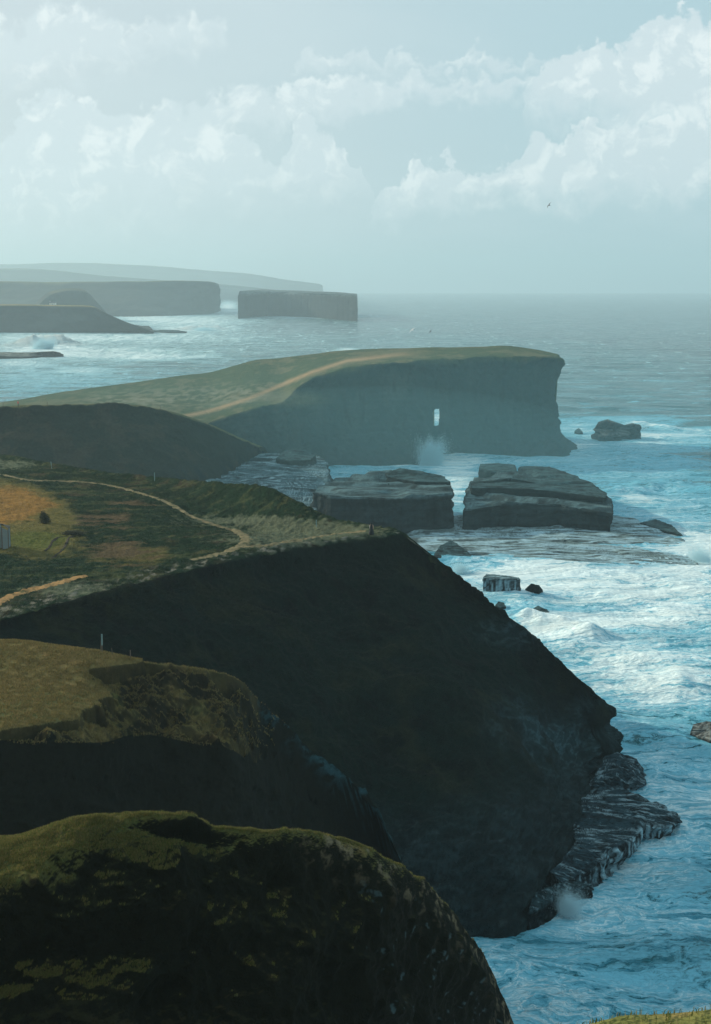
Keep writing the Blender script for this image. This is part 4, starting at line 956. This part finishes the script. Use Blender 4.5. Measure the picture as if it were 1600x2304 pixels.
def figure(loc, rz, label, upper, lower, cape=False):
    me = body_mesh(STAND); root = bpy.data.objects.new('person', me); C.objects.link(root)
    root.location = loc; root.rotation_euler = (0, 0, rz); me.polygons.foreach_set('use_smooth', np.full(len(me.polygons), True))
    for mm in (M_skin, lower): me.materials.append(mm)
    mi = [1 if p.center.z < .98 else 0 for p in me.polygons]
    for p, k in zip(me.polygons, mi):
        p.material_index = 1 if (p.center.z < .98 and abs(p.center.x) < .21) else 0
    v, f = tube([(0, 0, 1.62), (0, -.015, 1.68), (0, -.01, 1.745)], [(.105, .115), (.105, .115), .045], 12)
    make_mesh('hair', v, f, M_hair, root)
    if cape:
        v, f = tube([(0, 0, .16), (0, 0, .5), (0, 0, .9), (0, 0, 1.2), (0, 0, 1.4), (0, 0, 1.5)], [(.40, .36), (.35, .31), (.28, .24), (.27, .21), (.24, .18), (.09, .09)], 20)
        make_mesh('long_coat', v, f, upper, root)
        v, f = tube([(0, .0, 1.46), (0, -.02, 1.58), (0, -.02, 1.70), (0, -.01, 1.79)], [(.13, .13), (.125, .14), (.12, .13), .04], 14)
        make_mesh('hood', v, f, upper, root)
        v, f = tube([(-.27, .02, .92), (-.28, .02, 1.1), (-.22, .02, 1.38)], [(.06, .05), (.07, .06), (.05, .05)], 10)
        make_mesh('sunlit_edge', v, f, M_sunedge, root)  # pale strip standing for the sunlit left edge of the coat
    else:
        v, f = join([tube([(0, 0, .88), (0, 0, 1.1), (0, 0, 1.34), (0, 0, 1.46), (0, 0, 1.52)], [(.20, .16), (.19, .15), (.22, .155), (.17, .12), (.07, .07)], 16)] +
                    [tube([(s * .19, 0, 1.43), (s * .255, -.01 * s, 1.15), (s * .265, -.10 * s, .93)], [.08, .062, .05], 10) for s in (-1, 1)])
        make_mesh('jacket', v, f, upper, root)
    return tag(root, label, 'person')
h = hit('main', 836, 1203.5)
figure(Vector(h) - Vector((0, 0, .06)), R(-20), 'person in a long dark hooded coat standing near the cliff tip', M_dark, M_trou, cape=True)
h = down('slope', *P(41, 914, Y=416)[:2])
figure(h, R(-60), 'tiny walker in a red jacket on the crest of the dark hillside', M_red, M_trou)

def post(loc, hgt, r, label, mat, group, top=None, tilt=0.0, name='fence_post', cat='post'):
    v, f = join([tube([(0, 0, -.3), (0, 0, hgt * .97), (0, 0, hgt)], [r, r * .92, r * .6], 8)])
    o = make_mesh(name, v, f, mat, smooth=False); o.location = loc; o.rotation_euler = (0, tilt, 0)
    if top:
        v, f = box(-r * 1.5, r * 1.5, -r * 1.25, r * 1.25, top * hgt, hgt * 1.01); make_mesh('marker_board', v, f, M_post, o, smooth=False)
    return tag(o, label, cat, group)
MG = 'marker posts on the clifftop'; PG = 'thin fence posts'
def on(key, px, py): return Vector(hit(key, px, py))
lp = hit('main', 348, 1081); 
post(on('main', 348, 1083), 1.5, .05, 'pale marker post at the back edge of the plateau above the wet shelf', M_post, MG, top=.2, name='marker_post')
post(on('main', 117, 1056), 1.4, .045, 'faint leaning marker post at the back left of the plateau', M_post, MG, top=.5, tilt=R(-6), name='marker_post')
post(on('main', 712, 1186), 1.0, .05, 'short pale marker post on the plateau left of the dark coated person', M_post, MG, top=.25, name='marker_post')
hb = on('mesa', 225, 1477)
post(hb + Vector((0, 1.0, -.3)), 1.75, .036, 'marker post with a pale upper half behind the turf shelf', M_wood, MG, top=.52, name='marker_post')
post(hb + Vector((-.14, 1.1, -.3)), 1.25, .035, 'bare wooden stake leaning beside the pale topped marker post', M_wood, PG, tilt=R(3))
post(on('mesa', 291, 1486) + Vector((0, .6, -.2)), .85, .04, 'short wooden post at the right end of the turf shelf back edge', M_wood, PG)
post(on('mesa', 250, 1481) + Vector((0, .8, -.2)), .80, .022, 'thin dark stake between the marker post and the short wooden post', M_wood, PG, tilt=R(-6))
for px_, py_, hh, lab in ((7.5, 915, 1.3, 'dark fence post left of the red jacketed walker'), (361, 923, 1.1, 'thin post standing near the right end of the hillside crest'), (107, 914, 1.0, 'low fence post on the hillside crest right of the walker')):
    q = P(px_, py_, Y=np.interp(px_, [0, 420], [415, 433])); d_ = down('slope', q[0], q[1])
    post(d_, hh, .07, lab, M_wood, PG)
for px_, py_, lab in ((11.5, 904, 'fence post on the grassy skyline at the far left'), (108, 889, 'fence post on the grassy skyline above the hillside'), (205, 875, 'small fence post farther up the grassy skyline')):
    r_ = None; yy = py_
    while r_ is None and yy < py_ + 12: r_ = hit('arched', px_, yy); yy += 1
    post(r_, 1.5, .07, lab, M_wood, PG)

# boulders beside the marker post
for dx, s, lab in ((-.62, .13, 'larger bluish stone beside the pale topped marker post'), (-.95, .09, 'smaller bluish stone at the back edge of the turf shelf')):
    n = 12; V = []; 
    u = np.linspace(0, math.pi, 9)[:, None]; v_ = np.linspace(0, 2 * math.pi, 13)[:-1][None]
    B = np.stack([np.sin(u) * np.cos(v_), np.sin(u) * np.sin(v_), np.cos(u) + 0 * v_], -1)
    B = B * (s * (1 + .35 * fbm(B + dx, 1.3, 3)))[..., None] * np.array([1.2, .9, .85])
    o = make_mesh('stone', B, grid_faces(9, 12, True), plain_mat('blue_stone', (.14, .30, .34), .6, .2, 10)); o.location = hb + Vector((dx, .45, .06))
    tag(o, lab, 'stone', 'bluish stones')

# bush: trunk and wind pruned crown of leaf clumps
bp = on('main', 102, 1178)
bush = tag(empty('bush', bp), 'lone dark bush leaning in the field beside the timber shelter', 'bush')
v, f = join([tube([(0, 0, -.1), (.05, 0, .5), (-.1, .05, 1.0)], [.07, .05, .03], 8), tube([(.05, 0, .4), (.5, .1, .9)], [.04, .02], 6), tube([(.05, 0, .4), (-.4, -.1, .8)], [.04, .02], 6)])
make_mesh('stem', v, f, M_wood, bush)
n = 5200; q = RS.normal(size=(n, 3)); q /= np.linalg.norm(q, axis=1)[:, None]; q *= (RS.uniform(0, 1, (n, 1)) ** .42)
q *= np.array([.85, .7, .95]) * (1 + .9 * fbm(q, 1.6, 4)[:, None]); q[:, 2] += .75; q[:, 0] = q[:, 0] * np.clip(1.15 - .42 * q[:, 2], .2, 2) - .30 * (q[:, 2] - .5); q = q[q[:, 2] > .02]; n = len(q)
a = RS.normal(size=(n, 3)) * .055; b = RS.normal(size=(n, 3)) * .055
make_mesh('foliage', np.stack([q, q + a, q + b], 1), np.arange(n * 3).reshape(-1, 3), M_blade, bush, col=np.repeat((np.array([(.030, .040, .020)]) * RS.uniform(.6, 1.5, (n, 1)))[:, None], 3, 1), smooth=False)
# low scrub mound
n = 5000; bp2 = on('main', 165, 1203); q = RS.normal(size=(n, 3)); q /= np.linalg.norm(q, axis=1)[:, None]; q *= (RS.uniform(0, 1, (n, 1)) ** .4)
q *= np.array([1.55, .7, .48]) * (1 + .5 * fbm(q, 2, 3)[:, None]); q[:, 2] += .15; q = q[q[:, 2] > 0]; n = len(q); a = RS.normal(size=(n, 3)) * .06; b = RS.normal(size=(n, 3)) * .06
o = make_mesh('shrub', np.stack([q, q + a, q + b], 1), np.arange(n * 3).reshape(-1, 3), M_blade, col=np.repeat((np.array([(.06, .068, .045)]) * RS.uniform(.6, 1.5, (n, 1)))[:, None], 3, 1), smooth=False)
o.location = bp2; tag(o, 'low sprawling scrub above the wheel ruts', 'shrub')

# timber shelter cut by the left edge
tp = on('main', 2, 1236)
sh = tag(empty('timber_shelter', tp, R(8)), 'weathered slatted timber shelter cut by the left edge of the picture', 'shelter')
def slat_panel(x0, x1, y, h0, h1, n):
    parts = []
    for k in range(n):
        xa = lerp(x0, x1, k / n); xb = lerp(x0, x1, (k + .82) / n); hh = lerp(h0, h1, (k + .5) / n)
        parts.append(box(xa, xb, y - .02, y + .02, .02, hh))
    return join(parts)
v, f = slat_panel(.25, .92, 0, 2.75, 2.45, 7); make_mesh('slat_panel', v, f, M_bluewood, sh, smooth=False)
v, f = slat_panel(-1.6, .10, .5, 3.0, 3.1, 14); make_mesh('slat_panel', v, f, M_bluewood, sh, smooth=False)
for xx, yy, hh in ((.18, -.02, 2.95), (.98, .0, 2.5), (-1.65, .5, 3.1), (.98, 2.2, 2.5)):
    v, f = box(xx - .05, xx + .05, yy - .05, yy + .05, -.3, hh); make_mesh('post', v, f, M_wood, sh, smooth=False)
for zz in (.5, 1.4, 2.2):
    v, f = box(.26, .92, .025, .06, zz, zz + .08); make_mesh('rail', v, f, M_wood, sh, smooth=False)
v, f = join([box(.96, 1.0, .08 + .16 * k, .2 + .16 * k, .02, 2.42) for k in range(13)]); make_mesh('slat_panel', v, f, M_bluewood, sh, smooth=False)
vv = [(-1.7, .55, 3.16), (.25, .55, 3.12), (1.02, 0.0, 2.56), (1.02, 2.25, 2.56), (-1.7, 2.25, 3.16)]
v = vv + [(a, b, c + .06) for a, b, c in vv]
f = [(0, 1, 2, 3, 4)[::-1], (5, 6, 7, 8, 9)] + [(i, (i + 1) % 5, (i + 1) % 5 + 5, i + 5) for i in range(5)]
make_mesh('roof', v, f, M_wood, sh, smooth=False)

# far white cottage
pc = P(119, 684, Y=2150); pz = [p for p in [GK[..., 2][np.unravel_index(np.argmin(np.abs(GK[..., 0] - pc[0]) + np.abs(GK[..., 1] - 2150)), GK.shape[:2])]]][0]
ho = tag(empty('cottage', (pc[0], 2150, pz - .5)), 'tiny white cottage on the grass top of the left hazy headland', 'cottage')
v, f = box(-4.5, 4.5, -3, 3, 0, 3.2); v = list(v) + [(-4.5, 0, 5.2), (4.5, 0, 5.2)]; f = [q for q in f if q != (4, 5, 6, 7)] + [(4, 7, 8), (5, 9, 6)]
make_mesh('wall', v, f, M_wall, ho, smooth=False)
v = [(-4.8, -3.3, 3.0), (4.8, -3.3, 3.0), (4.8, 0, 5.35), (-4.8, 0, 5.35), (4.8, 3.3, 3.0), (-4.8, 3.3, 3.0)]; v += [(a, b, c + .15) for a, b, c in v]
f = [(0, 1, 2, 3)[::-1], (3, 2, 4, 5)[::-1], (6, 7, 8, 9), (9, 8, 10, 11), (0, 1, 7, 6), (5, 11, 10, 4), (1, 2, 8, 7), (2, 4, 10, 8), (0, 6, 9, 3), (3, 9, 11, 5)]
rf = make_mesh('roof', v, f, M_slate, ho, smooth=False); v, f = box(-4.3, -3.6, -.4, .4, 4.6, 6.2); make_mesh('chimney', v, f, M_wall, rf, smooth=False)
for x in (-2.6, 2.6): v, f = box(x - .5, x + .5, -3.05, -2.96, 1.1, 2.2); make_mesh('window', v, f, M_slate, ho, smooth=False)
v, f = box(-.5, .5, -3.05, -2.96, 0, 2.1); make_mesh('door', v, f, M_slate, ho, smooth=False)

# birds
def bird(loc, rot, label, mat, s=1.0):
    v, f = tube([(0, -.30, 0), (0, -.22, .01), (0, -.05, .02), (0, .12, .02), (0, .22, .035), (0, .27, .03), (0, .33, .02)], [.012, .04, .075, .065, .045, .03, .006], 10)
    o = make_mesh('gull', [(a * s, b * s, c * s) for a, b, c in v], f, mat); o.location = loc; o.rotation_euler = rot
    for sg in (-1, 1):
        xs_ = [.04, .22, .42, .68]; V = []
        for i, x in enumerate(xs_):
            zz = [.03, .14, .13, .05][i]; yc = [.03, .07, .02, -.12][i]; cw = [.09, .085, .065, .012][i]
            V += [(sg * x * s, (yc + cw) * s, zz * s), (sg * x * s, (yc - cw) * s, zz * s), (sg * x * s, (yc - cw) * s, (zz + .012) * s), (sg * x * s, (yc + cw) * s, (zz + .012) * s)]
        Fc = []
        for i in range(3):
            for k in range(4): Fc.append((i * 4 + k, i * 4 + (k + 1) % 4, i * 4 + 4 + (k + 1) % 4, i * 4 + 4 + k))
        Fc += [(0, 1, 2, 3), (12, 13, 14, 15)]
        make_mesh('wing', V, Fc, mat, o, smooth=False)
    return tag(o, label, 'bird', 'gulls in flight')
bird(Vector(P(1236, 462, Y=260)), (R(10), R(-50), R(30)), 'dark gull flying alone against the pale sky', M_gull, 1.0)
bird(Vector(P(969, 746, Y=480)), (R(20), R(-50), R(40)), 'dark gull low over the sea beyond the arched headland', M_gull, 1.3)
bird(Vector(P(928, 743, Y=300)), (R(40), R(-35), R(20)), 'white gull catching the sun over the sea', M_feath, 1.2)

# ================================================================== SPRAY
m, t, bs, out = newmat('spray_droplets'); bs.inputs['Base Color'].default_value = (.70, .90, .95, 1); bs.inputs['Roughness'].default_value = .9
tr = t.node('ShaderNodeBsdfTranslucent'); tr.inputs[0].default_value = (.70, .90, .95, 1); mx = t.node('ShaderNodeMixShader'); mx.inputs[0].default_value = .5
t.l.new(bs.outputs[0], mx.inputs[1]); t.l.new(tr.outputs[0], mx.inputs[2]); t.l.new(mx.outputs[0], out.inputs[0]); M_spray = m
def spray(px_, py_, w_, h_, n, r, label, lean=0.0, z0=0.0, dY=0, Yfix=None):
    n = int(n * 2.2); c = P(px_, py_, z=z0); sc = c[1] / F
    if Yfix: c = XP(px_, Yfix, z0); sc = Yfix / F
    hh = h_ * sc; ww = w_ * sc
    t_ = RS.beta(.9, 2.2, n); x = RS.normal(0, .33, n) * ww * (.55 + .6 * t_) + lean * t_ * ww; y = RS.normal(0, .25, n) * ww
    fr_ = 1 + .6 * fbm(np.stack([x, y, 0 * x], 1), 2.4 / ww, 3)
    q = np.stack([c[0] + x, c[1] + y + dY, c[2] + t_ * hh * fr_], 1)
    o6 = np.array([[1, 0, 0], [-1, 0, 0], [0, 1, 0], [0, -1, 0], [0, 0, 1], [0, 0, -1]], float)
    f8 = np.array([[0, 2, 4], [2, 1, 4], [1, 3, 4], [3, 0, 4], [2, 0, 5], [1, 2, 5], [3, 1, 5], [0, 3, 5]])
    rr = r * .6 * RS.uniform(.25, 1.0, n) * (1 - .55 * t_)
    V = q[:, None] + o6[None] * rr[:, None, None]; Fc = (np.arange(n)[:, None, None] * 6 + f8[None]).reshape(-1, 3)
    o = make_mesh('sea_spray', V, Fc, M_spray); return tag(o, label, 'spray', kind='stuff')
spray(968, 1047, 52, 70, 26000, .20, 'tall burst of spray in the cleft under the arch', lean=.15)
spray(1420, 968, 60, 26, 5000, .18, 'spray thrown up behind the jagged islet', lean=.3)
spray(1580, 1262, 60, 46, 6000, .12, 'burst of spray at the right edge beyond the ledge', lean=-.2)
spray(1225, 1418, 50, 30, 6000, .09, 'breaking crest throwing spray near the dark slope')
spray(1280, 2052, 60, 66, 16000, .05, 'white water bursting between the shore rocks')
spray(96, 785, 44, 30, 6000, .7, 'tall far breaker over the reef at left', lean=.3)
spray(460, 744, 50, 12, 3000, .6, 'far breakers off the left headland point')
spray(1035, 1285, 44, 30, 4000, .10, 'soft spray beside the dark slope below the ledge')

# ================================================================== HAZE
def haze_box():
    x0, x1, y0, y1, z0, z1 = -9500, 9500, -60, 14600, -10, 330
    v, f = box(x0, x1, y0, y1, z0, z1)
    o = make_mesh('haze', v, f, None, smooth=False)
    m = bpy.data.materials.new('haze'); m.use_nodes = True; t = NT(m.node_tree); t.n.clear()
    out = t.node('ShaderNodeOutputMaterial'); pv = t.node('ShaderNodeVolumePrincipled')
    pv.inputs['Color'].default_value = (.60, .81, .90, 1); pv.inputs['Density'].default_value = .00015; pv.inputs['Anisotropy'].default_value = .32
    t.l.new(pv.outputs[0], out.inputs['Volume']); o.data.materials.append(m)
    return tag(o, 'thin sea haze filling the air over the coast', 'haze', kind='stuff')
haze_box()
def mist(loc, rad, dens, label):
    u = np.linspace(0, math.pi, 25)[:, None]; v_ = np.linspace(0, 2 * math.pi, 49)[:-1][None]
    B = np.stack([np.sin(u) * np.cos(v_), np.sin(u) * np.sin(v_), np.cos(u) + 0 * v_], -1) * np.array(rad)
    o = make_mesh('mist', B, grid_faces(25, 48, True)[:, ::-1], None); o.location = loc
    m = bpy.data.materials.new('mist'); m.use_nodes = True; t = NT(m.node_tree); t.n.clear()
    out = t.node('ShaderNodeOutputMaterial'); pv = t.node('ShaderNodeVolumePrincipled')
    pv.inputs['Color'].default_value = (.32, .74, .82, 1); pv.inputs['Density'].default_value = dens
    t.l.new(pv.outputs[0], out.inputs['Volume']); o.data.materials.append(m)
    return tag(o, label, 'mist', kind='stuff')
mist((5, 510, 0), (95, 34, 30), .0017, 'low bank of spray drifting along the foot of the arched headland')
mist((10, 470, 6), (190, 120, 44), .0008, 'thin sea spray mist hanging in the cove below the arched headland')
scene.cycles.volume_bounces = 1; scene.cycles.max_bounces = 6; scene.cycles.use_denoising = True
scene.cycles.transparent_max_bounces = 12
